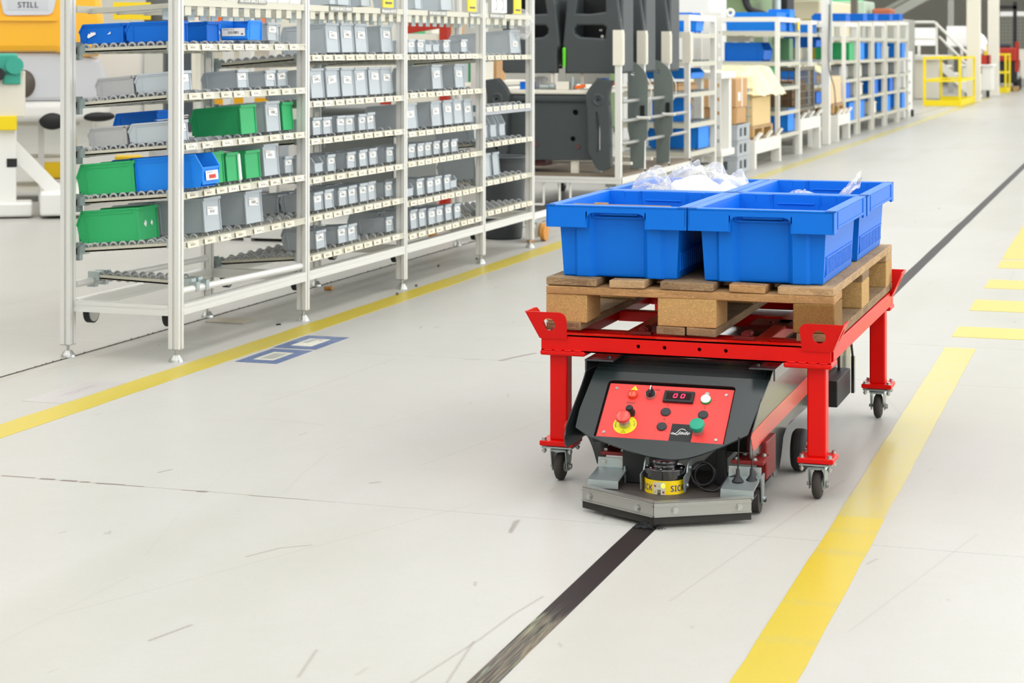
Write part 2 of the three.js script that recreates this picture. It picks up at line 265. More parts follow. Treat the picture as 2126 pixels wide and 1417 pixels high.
flat('floor_sticker', -3.64, -3.482, 5.72, 6.14, canvas(256, 512, (g, w, h) => { g.fillStyle = '#b8b4b0'; g.fillRect(0, 0, w, h); for (let i = 0; i < 900; i++) { g.fillStyle = `rgba(${rr(166, 200)},${rr(160, 196)},${rr(166, 196)},${rr(0.08, 0.3)})`; g.fillRect(rnd() * w, rnd() * h, rr(2, 9), rr(10, 70)); } for (let i = 0; i < 60; i++) { g.fillStyle = `rgba(158,142,152,${rr(0.1, 0.3)})`; g.fillRect(w * rr(0.4, 0.6), h * rr(0.15, 0.6), rr(3, 12), rr(20, 90)); } }), 'pale rubbed-off floor sticker beside the yellow line', 'sticker');

// ---------------------------------------------------------------- printed cards
const barcode = (g, x, y, w, h) => { g.fillStyle = '#55524c'; let p = x; while (p < x + w) { const k = rr(1, 4); g.fillRect(p, y, k, h); p += k + rr(1, 4); } };
const cardMap = (bg, dot) => canvas(128, 64, (g, w, h) => { g.fillStyle = bg; g.fillRect(0, 0, w, h); g.fillStyle = '#77736b'; for (let i = 0; i < 5; i++) g.fillRect(8 + i * 13, 9, rr(6, 11), 6); barcode(g, 34, 24, 56, 22); if (dot) { g.fillStyle = '#222'; g.beginPath(); g.arc(112, 48, 6, 0, 7); g.fill(); } });
const railCard = [cardMap('#eee6d0', 1), cardMap('#ece2ca', 0), cardMap('#f0e9d6', 1)].map((map) => std('#ffffff', 0.6, 0, { map }));
const binCard = [cardMap('#f1f0ee', 1), cardMap('#ecebe8', 1), cardMap('#f4f3f0', 0)].map((map) => std('#ffffff', 0.55, 0, { map }));
const textPlate = (w, h, bg, fg, text, px, font = 'bold') => canvas(w, h, (g) => { g.fillStyle = bg; g.fillRect(0, 0, w, h); g.fillStyle = fg; g.textAlign = 'center'; g.textBaseline = 'middle'; g.font = `${font} ${px}px sans-serif`; g.fillText(text, w / 2, h / 2); });
function faceUV(geo, axis) { const g = prep(geo); g.computeBoundingBox(); const b = g.boundingBox, p = g.attributes.position, u = g.attributes.uv; for (let i = 0; i < p.count; i++) { if (axis === 'x') u.setXY(i, (b.max.z - p.getZ(i)) / (b.max.z - b.min.z), (p.getY(i) - b.min.y) / (b.max.y - b.min.y)); else u.setXY(i, (p.getX(i) - b.min.x) / (b.max.x - b.min.x), (p.getY(i) - b.min.y) / (b.max.y - b.min.y)); } return g; }

// ---------------------------------------------------------------- the flow rack
const PA = [6.62, 7.78, 8.95, 10.13, 11.02], XF = -3.538, XR = -3.99, SLOPE = 0.036;
const rack = thing('flow_rack', 'pale aluminium flow rack with sloping roller shelves full of grey bins', 'rack', [-3.76, 0, 8.8]);
const slotted = (() => { const w = 0.0215, g = 0.005, d = 0.007, c = [[w, -w], [w, -g], [w - d, -g], [w - d, g], [w, g], [w, w], [g, w], [g, w - d], [-g, w - d], [-g, w], [-w, w], [-w, g], [-w + d, g], [-w + d, -g], [-w, -g], [-w, -w], [-g, -w], [-g, -w + d], [g, -w + d], [g, -w]]; return (h) => ext(poly(c), h).rotateX(-Math.PI / 2); })();
const tallPost = slotted(1.83);
for (const x of [XF, XR]) for (const pa of PA) {
  const a = x === XR ? pa - 0.025 : pa;
  part(rack, 'post', tallPost.clone().translate(x, 0.05, -a), M.alu);
  part(rack, 'levelling_foot', [cyl(0.006, 0.006, 0.03, x, 0.036, -a, 'y', 10), cyl(0.014, 0.026, 0.018, x, 0.017, -a, 'y', 18), cyl(0.026, 0.028, 0.008, x, 0.004, -a, 'y', 18), bx(x - 0.022, x + 0.022, 0.046, 0.05, a - 0.022, a + 0.022)], M.steel);
}
const wheelSide = std('#b9b8b2', 0.6);
PA.forEach((a, i) => { if (i < 4) for (const x of [XF - 0.055, XR + 0.055]) { const w = part(rack, 'transport_wheel', cyl(0.043, 0.043, 0.024, x, 0.166, -(a + 0.055), 'x', 24), M.tyreBlack); part(w, 'wheel_disc', cyl(0.037, 0.037, 0.028, x, 0.166, -(a + 0.055), 'x', 24), wheelSide); } });
const beamG = (x, a0, a1, y) => [bx(x - 0.021, x + 0.021, y - 0.02, y + 0.02, a0, a1), bx(x + 0.019, x + 0.0225, y - 0.02, y - 0.006, a0, a1), bx(x + 0.019, x + 0.0225, y + 0.006, y + 0.02, a0, a1)];
for (let i = 0; i < 4; i++) for (const x of [XF, XR]) { part(rack, 'base_beam', beamG(x, PA[i] + 0.022, PA[i + 1] - 0.022, 0.195), M.alu); part(rack, 'top_beam', beamG(x, PA[i] + 0.022, PA[i + 1] - 0.022, 1.85), M.alu); }
for (const a of PA) { part(rack, 'cross_beam', [bx(XR + 0.022, XF - 0.022, 0.175, 0.215, a - 0.021, a + 0.021), bx(XR + 0.022, XF - 0.022, 0.175, 0.189, a - 0.0225, a - 0.02), bx(XR + 0.022, XF - 0.022, 0.201, 0.215, a - 0.0225, a - 0.02)], M.alu); part(rack, 'cross_beam', bx(XR + 0.022, XF - 0.022, 1.83, 1.87, a - 0.021, a + 0.021), M.alu); }
const SHELF = [[1.207, 1.018, 0.826, 0.64, 0.452], [1.159, 0.956, 0.791, 0.62, 0.453, 0.28], [1.156, 0.965, 0.772, 0.624, 0.428, 0.265], [1.146, 0.86, 0.662, 0.45, 0.282]];
const BAY = ['end bay', 'second bay', 'third bay', 'narrow far bay'];
const wheelGeo = new THREE.TorusGeometry(0.0145, 0.0048, 5, 12);
const cardGeo = faceUV(lb(0.0012, 0.0235, 0.09), 'x');
const trackEnd = std('#b4c0bf', 0.35, 0.6);
function track(parent, a, yF, yR, ends) {
  const p = V(XR + 0.0, yR, a), q = V(XF - 0.02, yF, a);
  const g = [bar(p, q, 0.03, 0.006), bar(p.clone().add(new THREE.Vector3(0, 0.005, 0.0135)), q.clone().add(new THREE.Vector3(0, 0.005, 0.0135)), 0.003, 0.018), bar(p.clone().add(new THREE.Vector3(0, 0.005, -0.0135)), q.clone().add(new THREE.Vector3(0, 0.005, -0.0135)), 0.003, 0.018)];
  part(parent, 'roller_track', g, M.rail);
  if (ends) for (const t of [0.03, 0.97]) { const c = p.clone().lerp(q, t); part(parent, 'track_end', lb(0.05, 0.034, 0.036, c.x, c.y + 0.008, c.z), trackEnd); }
}
SHELF.forEach((ys, b) => ys.forEach((y, s) => {
  const a0 = PA[b] + 0.022, a1 = PA[b + 1] - 0.022, drop = b === 0 && s === 0 ? 0.014 : SLOPE, clear = b === 3 && s === 1;
  const sh = part(rack, 'shelf', clear ? [bx(XF + 0.004, XF + 0.02, y - 0.006, y, a0, a1)] : [bx(XF - 0.012, XF + 0.018, y - 0.027, y - 0.001, a0, a1), bx(XF + 0.018, XF + 0.021, y - 0.027, y - 0.022, a0, a1), bx(XF + 0.018, XF + 0.021, y - 0.005, y, a0, a1)], clear ? M.galv : M.rail);
  if (clear) part(sh, 'clear_front_rail', bx(XF + 0.016, XF + 0.02, y - 0.045, y - 0.004, a0, a1), phy('#dfe3ea', 0.2, { transmission: 0.6, thickness: 0 }));
  part(sh, 'rear_rail', bx(XR - 0.018, XR + 0.012, y - 0.027 - drop, y - drop, a0, a1), M.rail);
  const stuff = [], n = Math.round((a1 - a0) / 0.095);
  for (let k = 0; k < n; k++) {
    const a = a0 + 0.03 + (a1 - a0 - 0.06) * k / (n - 1);
    track(sh, a, y - 0.018, y - 0.018 - drop, k === 0);
    for (let w = 0; w < 10; w++) {
      const t = 0.075 + w * 0.094, x = XR + (XF - 0.02 - XR) * t, wy = y - 0.006 - drop * (1 - t);
      const g = wheelGeo.clone().translate(x, wy + 0.001, -a);
      if (b === 0 && k === 0) part(sh, 'roller_wheel', g, M.wheelGrey); else stuff.push(g);
    }
  }
  const st = part(sh, 'roller_wheels', stuff, M.wheelGrey); st.userData.kind = 'stuff';
  for (let a = a0 + rr(0.05, 0.09); a < a1 - 0.05; a += rr(0.1, b ? 0.135 : 0.17)) { const c = part(sh, 'rail_card', cardGeo.clone().rotateZ(0.12).translate(XF + 0.0235, y - 0.0135 + rr(-0.001, 0.001), -a), railCard[(rnd() * 3) | 0], true); }
  for (const a of [a0 + 0.012, a1 - 0.012]) part(sh, 'clamp', [bx(XR - 0.014, XR + 0.022, y - 0.05 - drop, y + 0.02 - drop, a - 0.012, a + 0.012), cyl(0.009, 0.009, 0.03, XR + 0.01, y + 0.01 - drop, -a, 'z', 12), cyl(0.009, 0.009, 0.03, XR + 0.01, y - 0.04 - drop, -a, 'z', 12)], M.galv);
}));
// the return chute at the bottom of the end bay: two tubes and two loose roller tracks
for (const [x, y0, y1] of [[XF - 0.003, 0.262, 0.24], [XR + 0.003, 0.275, 0.262]]) part(rack, 'return_tube', tube(V(x, y0, PA[0] + 0.02), V(x, y1, PA[1] - 0.02), 0.0145, 16), M.alu);
for (const da of [0.16, 0.215]) { track(rack, PA[0] + da, 0.272, 0.286, true); for (let w = 0; w < 10; w++) part(rack, 'roller_wheel', wheelGeo.clone().translate(XR + 0.04 + w * 0.038, 0.29, -(PA[0] + da)), M.wheelGrey); }
for (const x of [XF - 0.003, XR + 0.003]) for (const d of [0.14, 0.22]) part(rack, 'tube_clip', bx(x - 0.018, x + 0.018, 0.25, 0.286, PA[0] + d, PA[0] + d + 0.025), M.galv);
// top return level: rail, hanging tabs and the grey name plates
const plateMat = (t, w = 512) => std('#ffffff', 0.55, 0, { map: textPlate(w, 96, '#8f908a', '#f4f4ee', t, 68) });
const retour = plateMat('RETOUR BACS VIDES', 720), magasin = plateMat('Magasin AUTO', 520);
for (let b = 0; b < 4; b++) {
  const a0 = PA[b] + 0.022, a1 = PA[b + 1] - 0.022, yt = 1.378;
  const tr = part(rack, 'return_shelf', [bx(XF - 0.012, XF + 0.018, yt - 0.026, yt, a0, a1), bx(XR - 0.018, XR + 0.012, yt - 0.05, yt - 0.024, a0, a1), ...[0.1, 0.3, 0.5, 0.7, 0.9].map((t) => bar(V(XR, yt - 0.044, a0 + (a1 - a0) * t), V(XF, yt - 0.018, a0 + (a1 - a0) * t), 0.03, 0.02))], M.rail);
  const n = b === 3 ? 6 : 11;
  for (let k = 0; k < n; k++) { const a = a0 + (a1 - a0) * (k + 0.5) / n, w = (a1 - a0) / n; part(tr, 'hanging_tab', bx(XF + 0.008, XF + 0.013, yt - 0.062, yt - 0.026, a - w * 0.25, a + w * 0.25), M.rail); part(tr, 'hanging_tab', bx(XF - 0.11, XF - 0.105, yt - 0.078, yt - 0.034, a + w * 0.2, a + w * 0.75), M.galv); }
  if (b === 0) for (let k = 0; k < 9; k++) { const a = a0 + 0.05 + k * 0.12; if (k === 4 || k === 5) continue; part(tr, 'top_roller', cyl(0.02, 0.02, 0.1, XF + 0.004, yt + 0.012, -a, 'z', 14), M.whitePaint); }
  const pl = (m, a, w, y) => part(tr, 'name_plate', faceUV(bx(XF + 0.02, XF + 0.0225, y - 0.013, y + 0.013, a - w / 2, a + w / 2), 'x'), m, true);
  if (b === 0) pl(retour, 7.24, 0.26, 1.383); if (b === 1) { pl(retour, 8.15, 0.26, 1.366); pl(magasin, 8.73, 0.2, 1.366); } if (b === 2) { pl(retour, 9.4, 0.26, 1.366); pl(magasin, 9.98, 0.18, 1.366); } if (b === 3) pl(retour, 10.35, 0.26, 1.366);
}

// ---------------------------------------------------------------- bins
const binCache = new Map();
function binGeo(L, W, H) {                                          // scoop at -x, full back at +x, base at y = 0
  const key = [L, W, H].map((v) => v.toFixed(3)).join(); if (binCache.has(key)) return binCache.get(key).clone();
  const t = 0.003, prof = poly([[-L / 2 + 0.07 * L, 0], [L / 2 - 0.005, 0], [L / 2, H], [-L / 2 + 0.1 * L, H], [-L / 2, 0.56 * H], [-L / 2 + 0.02 * L, 0.2 * H]]);
  const inP = poly([[-L / 2 + 0.15 * L, 0.07 * H], [L / 2 - 0.014, 0.07 * H], [L / 2 - 0.01, 0.86 * H], [-L / 2 + 0.15 * L, 0.86 * H], [-L / 2 + 0.11 * L, 0.55 * H]]);
  const lean = (g, s) => { const p = g.attributes.position; for (let i = 0; i < p.count; i++) p.setZ(i, p.getZ(i) + s * (p.getY(i) / H - 1) * 0.035 * W); g.computeVertexNormals(); return g; };
  const list = [];
  for (const s of [-1, 1]) {
    list.push(lean(prep(ext(prof, t).translate(0, 0, s * (W / 2 - 0.004) - t / 2)), s));
    list.push(lb(0.88 * L, 0.007, 0.006, 0.05 * L, H - 0.0035, s * (W / 2 - 0.003)), lb(0.006, H * 0.86, 0.004, L / 2 - 0.008, H * 0.45, s * (W / 2 - 0.004 - 0.006)));
    const e = V(-L / 2 + 0.1 * L, H - 0.003, 0), f = V(-L / 2, 0.56 * H, 0); e.z = f.z = s * (W / 2 - 0.003); list.push(bar(e, f, 0.006, 0.006));
    list.push(lean(prep(lb(0.004, H * 0.8, 0.003, -L / 2 + 0.16 * L, H * 0.44, s * (W / 2 - 0.0015))), s), lean(prep(lb(0.8 * L, 0.004, 0.003, 0.03 * L, H * 0.86, s * (W / 2 - 0.0015))), s));
  }
  const w = W - 0.008;
  list.push(lb(t, H, w, L / 2 - t / 2 - 0.001, H / 2, 0), lb(0.012, 0.011, W, L / 2 + 0.002, H - 0.0055, 0), lb(0.006, H * 0.9, 0.006, L / 2, H * 0.45, W / 2 - 0.003), lb(0.006, H * 0.9, 0.006, L / 2, H * 0.45, -W / 2 + 0.003));
  list.push(lb(0.93 * L - 0.004, t, w * 0.95, 0.035 * L, t / 2, 0), lb(t, 0.5 * H, w * 0.96, -L / 2 + 0.02 * L, 0.32 * H, 0), lb(0.006, 0.007, W - 0.004, -L / 2 + 0.003, 0.56 * H, 0));
  const g = merge(list); binCache.set(key, g); return g.clone();
}
const binCardGeo = faceUV(lb(0.001, 0.03, 0.08), 'x');
function bin(o) {                                                   // o: L, W, H, mat, at [x, y, a], label, group, turn, tilt, card
  const g = local('storage_bin', o.label, 'bin', o.at, o.group || 'bins on the flow rack');
  g.rotation.set(0, o.turn || 0, o.tilt ?? SLOPE / 0.42, 'ZYX');
  sub(g, 'body', binGeo(o.L, o.W, o.H), o.mat);
  if (o.card) { const k = Math.min(1.1, o.W / 0.105), c = binCardGeo.clone().scale(1, k * (o.cardK || 1), k).translate(o.L / 2 + 0.0012, o.H * (o.cardY ?? (o.H > 0.1 ? rr(0.56, 0.68) : 0.62)), rr(-0.05, 0.05) * o.W); if (o.card === 2) c.rotateX(rr(-0.08, 0.08)); sub(g, 'label_card', c, binCard[(rnd() * 3) | 0], true); }
  return g;
}
const onShelf = (b, s, x) => { const y = s < 0 ? 1.378 : SHELF[b][s]; const drop = b === 0 && s === 0 ? 0.014 : SLOPE; return y + 0.0125 - drop * (XF - x) / 0.42; };
const BINS = {
  '0.0': [[7.49, 7.59, 0.075]], '0.1': [[7.2, 7.3, 0.073], [7.47, 7.57, 0.067]],
  '0.2': [[7.24, 7.39, 0.12, 'g'], [7.48, 7.62, 0.128], [7.64, 7.75, 0.12, 'g']], '0.3': [[6.97, 7.1, 0.125, 'g'], [7.115, 7.225, 0.115, 'g'], [7.29, 7.43, 0.115, 'g'], [7.45, 7.6, 0.133], [7.66, 7.74, 0.072]], '0.4': [[6.92, 7.07, 0.135], [7.29, 7.45, 0.134]],
  '1.-1': [[8.13, 8.21, 0.11], [8.23, 8.38, 0.13], [8.5, 8.62, 0.13]],
  '1.0': [[8.11, 8.26, 0.134], [8.27, 8.42, 0.135], [8.44, 8.59, 0.134], [8.76, 8.91, 0.13]],
  '1.1': [[7.94, 8.085, 0.132], [8.11, 8.26, 0.132], [8.275, 8.425, 0.132], [8.44, 8.59, 0.131], [8.61, 8.76, 0.131], [8.775, 8.92, 0.13]],
  '1.2': [[7.96, 8.06, 0.077], [8.07, 8.17, 0.075], [8.22, 8.32, 0.076], [8.33, 8.43, 0.074], [8.48, 8.575, 0.075], [8.58, 8.68, 0.079]],
  '1.3': [[7.97, 8.07, 0.07, 's'], [8.11, 8.2, 0.074], [8.34, 8.44, 0.073], [8.49, 8.59, 0.076], [8.61, 8.71, 0.077], [8.82, 8.91, 0.072]],
  '1.4': [[7.97, 8.07, 0.08], [8.085, 8.185, 0.084], [8.24, 8.34, 0.082], [8.36, 8.46, 0.083], [8.49, 8.59, 0.085], [8.605, 8.7, 0.086], [8.82, 8.91, 0.07]],
  '1.5': [[7.99, 8.1, 0.08], [8.24, 8.345, 0.079], [8.36, 8.465, 0.077], [8.82, 8.91, 0.072]],
  '2.-1': [[9.22, 9.32, 0.12], [9.6, 9.78, 0.13]],
  '2.0': [[9.12, 9.22, 0.066], [9.25, 9.35, 0.064], [9.365, 9.465, 0.066, 's'], [9.48, 9.58, 0.066, 's'], [9.62, 9.72, 0.064], [9.89, 9.99, 0.067]],
  '2.1': [[9.46, 9.61, 0.126], [9.82, 9.97, 0.127]], '2.2': [[9.1, 9.25, 0.128], [9.46, 9.61, 0.129], [9.63, 9.775, 0.129], [9.785, 9.93, 0.13], [9.945, 10.09, 0.126]],
  '2.3': [[9.11, 9.21, 0.069], [9.245, 9.34, 0.067], [9.345, 9.44, 0.067], [9.48, 9.58, 0.068], [9.62, 9.72, 0.067], [9.74, 9.84, 0.066]],
  '2.4': [[9.11, 9.21, 0.07, 's'], [9.25, 9.35, 0.083], [9.38, 9.48, 0.078], [9.5, 9.6, 0.08], [9.64, 9.735, 0.078], [9.74, 9.84, 0.068, 's']],
  '2.5': [[9.15, 9.25, 0.095], [9.28, 9.38, 0.09], [9.395, 9.5, 0.084], [9.52, 9.62, 0.083], [9.65, 9.75, 0.084], [9.79, 9.89, 0.076]],
};
for (const [k, rows] of Object.entries(BINS)) {
  const [b, s] = k.split('.').map(Number);
  rows.forEach(([a0, a1, H, kind], i) => {
    const big = H > 0.1, L = big ? 0.23 : 0.165, W = a1 - a0 - 0.004, back = XF - 0.028 - rr(0, 0.008), x = back - L / 2;
    const where = s < 0 ? 'on top return level' : `on ${ORD[s]} shelf down`, size = big ? 'tall' : 'small';
    const mat = kind === 'g' ? M.greenBin : M.greyBin, col = kind === 'g' ? 'green' : 'grey';
    const o = { L, W, H, mat, at: [x, onShelf(b, s, x), (a0 + a1) / 2], card: kind === 'g' ? 0 : 2, label: `${size} ${col} bin, ${ORD[i]} from near post ${where}, rack's ${BAY[b]}` };
    if (kind === 's') { o.turn = Math.PI; o.card = 0; o.label = `small open-fronted grey bin, ${ORD[i]} from near post ${where}, rack's ${BAY[b]}`; }
    bin(o);
    // the bin behind it in the same lane
    if (s >= 0 && b > 0 && kind !== 's' && !big && rnd() < 0.75) { const x2 = x - L - 0.012; bin({ ...o, at: [x2, onShelf(b, s, x2), (a0 + a1) / 2 + rr(-0.004, 0.004)], card: 0, label: `small grey bin queued behind ${ORD[i]} bin ${where}, rack's ${BAY[b]}` }); }
  });
}
{ // the mixed bins of the end bay, seen from the open end
  const S = 0.165, B = 0.24, put = (s, x0, L, a0, a1, H, mat, label, more = {}) => { const x = x0 + L / 2; return bin({ L, W: a1 - a0 - 0.004, H, mat, at: [x, onShelf(0, s, x), (a0 + a1) / 2], label, tilt: s === 0 ? 0.033 : undefined, ...more }); };
  const torn = (pts, z) => ext(poly(pts), 0.0006).translate(0, 0, z);
  const blue1 = put(0, -3.985, 0.19, 6.665, 6.785, 0.077, M.blueBin, 'small blue bin with torn white sticker marks on top shelf, beside rear post');
  sub(blue1, 'torn_sticker', torn([[-0.058, 0.026], [-0.052, 0.022], [-0.02, 0.036], [-0.022, 0.046], [-0.028, 0.04], [-0.03, 0.048], [-0.036, 0.04], [-0.04, 0.047], [-0.045, 0.037], [-0.052, 0.04]], 0.0585), M.foam); sub(blue1, 'torn_sticker', torn([[0.03, 0.034], [0.046, 0.036], [0.044, 0.046], [0.04, 0.04]], 0.0585), M.foam);
  put(0, -3.785, 0.205, 6.67, 6.79, 0.078, M.blueBin, 'small blue bin on top shelf behind the end post, holding cardboard');
  put(0, -3.79, 0.2, 6.97, 7.08, 0.078, M.blueBin, 'dark-sided blue bin on top shelf next to the tipped light blue bin');
  put(0, -3.79, S, 7.62, 7.73, 0.075, M.greyBin, 'small grey bin last on top shelf of the end bay', { card: 2 });
  const tip = bin({ L: 0.2, W: 0.125, H: 0.08, mat: M.blueLight, at: [-3.575, onShelf(0, 0, -3.55) + 0.003, 7.245], turn: 100 * R, tilt: 0.02, label: 'light blue bin turned with its open scoop and label to the aisle', card: 0 });
  sub(tip, 'label_card', faceUV(lb(0.096, 0.032, 0.001), 'z').rotateY(-Math.PI / 2).rotateZ(0.1).translate(-0.1025, 0.032, 0), binCard[0], true);
  sub(tip, 'rubber_rings', [[-0.05, 0.03, 0.02], [-0.04, 0.04, 0], [-0.055, 0.034, -0.015], [-0.03, 0.03, 0.012]].map(([x, y, z], i) => new THREE.TorusGeometry(0.012, 0.004, 8, 16).rotateX(i).rotateY(i * 2).translate(x, y, z)), M.black);
  put(1, -3.915, S, 6.67, 6.77, 0.073, M.greyBinWarm, 'small grey bin on second shelf down beside the open rack end, rear one');
  put(1, -3.745, 0.185, 6.675, 6.785, 0.075, M.greyBin, 'small grey bin on second shelf down at the open rack end, front one', { card: 2 });
  put(1, -3.76, S, 7.64, 7.74, 0.07, M.greyBin, 'small grey bin last on second shelf down in end bay', { card: 2 });
  put(2, -3.945, 0.168, 6.665, 6.765, 0.075, M.greyBinWarm, 'small grey bin on third shelf down beside the open rack end, rear one');
  put(2, -3.77, 0.2, 6.67, 6.78, 0.078, M.greyBin, 'small grey bin stuffed with cards on third shelf down', { card: 2 });
  put(2, -4.0, 0.2, 6.96, 7.12, 0.125, M.blueBin, 'blue bin at the back of the third shelf down behind grey bins');
  put(3, -3.995, 0.25, 6.67, 6.83, 0.122, M.greenBin, 'green bin on fourth shelf down beside the open rack end');
  put(3, -4.0, 0.19, 6.93, 7.08, 0.125, M.blueBin, 'blue bin at the back of the fourth shelf down behind green bins');
  const sc = bin({ L: 0.285, W: 0.15, H: 0.128, mat: M.blueLight, at: [-3.598, onShelf(0, 3, -3.6), 6.76], turn: Math.PI, label: 'bright blue scoop bin with a red and white label overhanging fourth shelf', card: 0 });
  sub(sc, 'label_card', faceUV(lb(0.001, 0.036, 0.1), 'x').rotateY(Math.PI).translate(-0.1445, 0.042, 0), std('#ffffff', 0.5, 0, { map: canvas(128, 64, (g, w, h) => { g.fillStyle = '#f3efe9'; g.fillRect(0, 0, w, h); g.fillStyle = '#8d8984'; g.fillRect(10, 8, 60, 6); g.fillStyle = '#d9362a'; g.fillRect(30, 26, 74, 28); g.fillStyle = '#a3251c'; g.fillRect(36, 36, 60, 6); }) }), true);
  const green5 = put(4, -3.995, 0.27, 6.67, 6.83, 0.128, M.greenBin, 'green bin with a torn white tag on lowest shelf at the open rack end');
  for (const [z, s] of [[0.02, 1], [-0.03, 0.8]]) sub(green5, 'torn_tag', torn([[-0.012, 0], [0.004, -0.012], [0.012, 0.004], [0.002, 0.016]].map(([a, b]) => [a * s, b * s]), 0).rotateY(Math.PI / 2).translate(0.1355, 0.06, z), M.foam);
  put(4, -4.0, 0.19, 6.93, 7.07, 0.13, M.greyBin, 'tall grey bin at the back of the lowest shelf behind the labelled ones');
  put(4, -3.9, S, 7.5, 7.6, 0.08, M.greyBinWarm, 'small grey bin deep on the lowest shelf of the end bay');
  // a rubbed white film packet squeezed between two green bins
  single('film_packet', (() => { const g = prep(new RoundedBoxGeometry(0.1, 0.115, 0.022, 6, 0.01)), p = g.attributes.position; for (let k = 0; k < p.count; k++) p.setXYZ(k, p.getX(k) + 0.006 * Math.sin(p.getY(k) * 90), p.getY(k) + 0.005 * Math.sin(p.getX(k) * 110), p.getZ(k) + 0.003 * Math.sin(p.getY(k) * 140 + p.getX(k) * 60)); g.computeVertexNormals(); return g.translate(-3.63, 0.705, -7.257); })(), M.foam, 'crumpled white film packet squeezed between two green bins', 'packet');
  const papers = [0, 1, 2].map((i) => bx(-0.05, 0.05, 0, 0.0015, -0.035, 0.035).rotateY(0.2 * i).rotateZ(0.12 * i).translate(-3.62 + 0.01 * i, 0.912 + 0.004 * i, -6.73));
  single('paper_cards', papers, M.foam, 'few white paper cards lying on the grey bin, third shelf', 'cards');
}
{ // far bay: tall bin with bag, triangular divider bins
  bin({ L: 0.4, W: 0.19, H: 0.136, mat: M.greyBin, at: [-3.575 - 0.2, onShelf(3, 0, -3.77), 10.86], label: 'long deep grey bin topped with a plastic bag in narrow bay', card: 2, cardY: 0.4 });
  [[10.28, 2], [10.4, 2], [10.56, 2], [10.72, 2], [10.3, 3], [10.45, 3], [10.6, 3]].forEach(([a, s], i) => bin({ L: 0.23, W: 0.11, H: 0.13, mat: M.greyBin, at: [-3.7 - 0.02, onShelf(3, s, -3.71), a], turn: s === 2 ? Math.PI : 0, label: s === 2 ? `empty grey scoop bin, ${ORD[i]} on narrow far bay's third shelf down` : `tall grey bin, ${ORD[i - 4]} on narrow far bay's fourth shelf down`, card: 0 }));
}
function crumple(nu, nv, fn, amp, k, s0 = 0) {                      // crumpled sheet over a parametric surface fn(u, v) -> Vector3
  const g = new THREE.PlaneGeometry(1, 1, nu, nv), p = g.attributes.position;
  const rg = (x, y, z) => { let t = 0, a = 1, f = k; for (let o = 0; o < 3; o++) { t += a * Math.abs(Math.sin(f * (x * 1.3 + y * 0.7) + s0 + o * 2.1 + 1.7 * Math.sin(f * 0.6 * (z - x) + o))) * Math.abs(Math.cos(f * (z * 1.1 - y * 0.9) + s0 * 1.7 + o)); a *= 0.5; f *= 1.9; } return t - 0.5; };
  for (let i = 0; i < p.count; i++) { const w = fn(p.getX(i) + 0.5, p.getY(i) + 0.5), d = rg(w.x, w.y, w.z) * amp; p.setXYZ(i, w.x + d * 0.5, w.y + d, w.z + d * 0.4); }
  g.computeVertexNormals(); return g;
}
single('plastic_bag', crumple(40, 28, (u, v) => { const th = u * Math.PI * 2, r = 0.05 * Math.sin(v * Math.PI) + 0.008; return V(-3.575 + r * Math.cos(th) * 1.1 + 0.03 * (v - 0.2), 1.315 + 0.075 * Math.cos(v * 3.0), 10.93 + r * Math.sin(th) * 1.5); }, 0.03, 30, 3), M.film, 'clear crumpled plastic bag on the long grey bin', 'bag');
// yellow holders and white card hung at the top of the rack
for (const [a, n] of [[8.72, 'second'], [9.93, 'third'], [10.72, 'narrow far']]) { const t = thing('sign_holder', `yellow hanging card holder at the top of rack's ${n} bay`, 'sign', [-3.52, 1.385, a], 'yellow card holders'); part(t, 'frame', bx(-3.522, -3.516, 1.383, 1.55, a - 0.065, a + 0.065), M.yellow); part(t, 'card', bx(-3.516, -3.5145, 1.41, 1.55, a - 0.035, a + 0.035), std('#e9da3a', 0.5)); part(t, 'clip', bx(-3.516, -3.513, 1.4, 1.41, a - 0.04, a + 0.04), M.mesh); }
single('sign_card', [faceUV(bx(-3.522, -3.52, 1.385, 1.5, 10.27, 10.53), 'x')], std('#ffffff', 0.5, 0, { map: canvas(256, 128, (g, w, h) => { g.fillStyle = '#f6f6f3'; g.fillRect(0, 0, w, h); g.strokeStyle = '#333'; g.lineWidth = 9; for (const x of [70, 180]) { g.beginPath(); g.arc(x - 14, 78, 34, -1.4, 1.4); g.stroke(); } }) }), 'white card with two dark arcs at the top of narrow bay', 'sign', null, true);

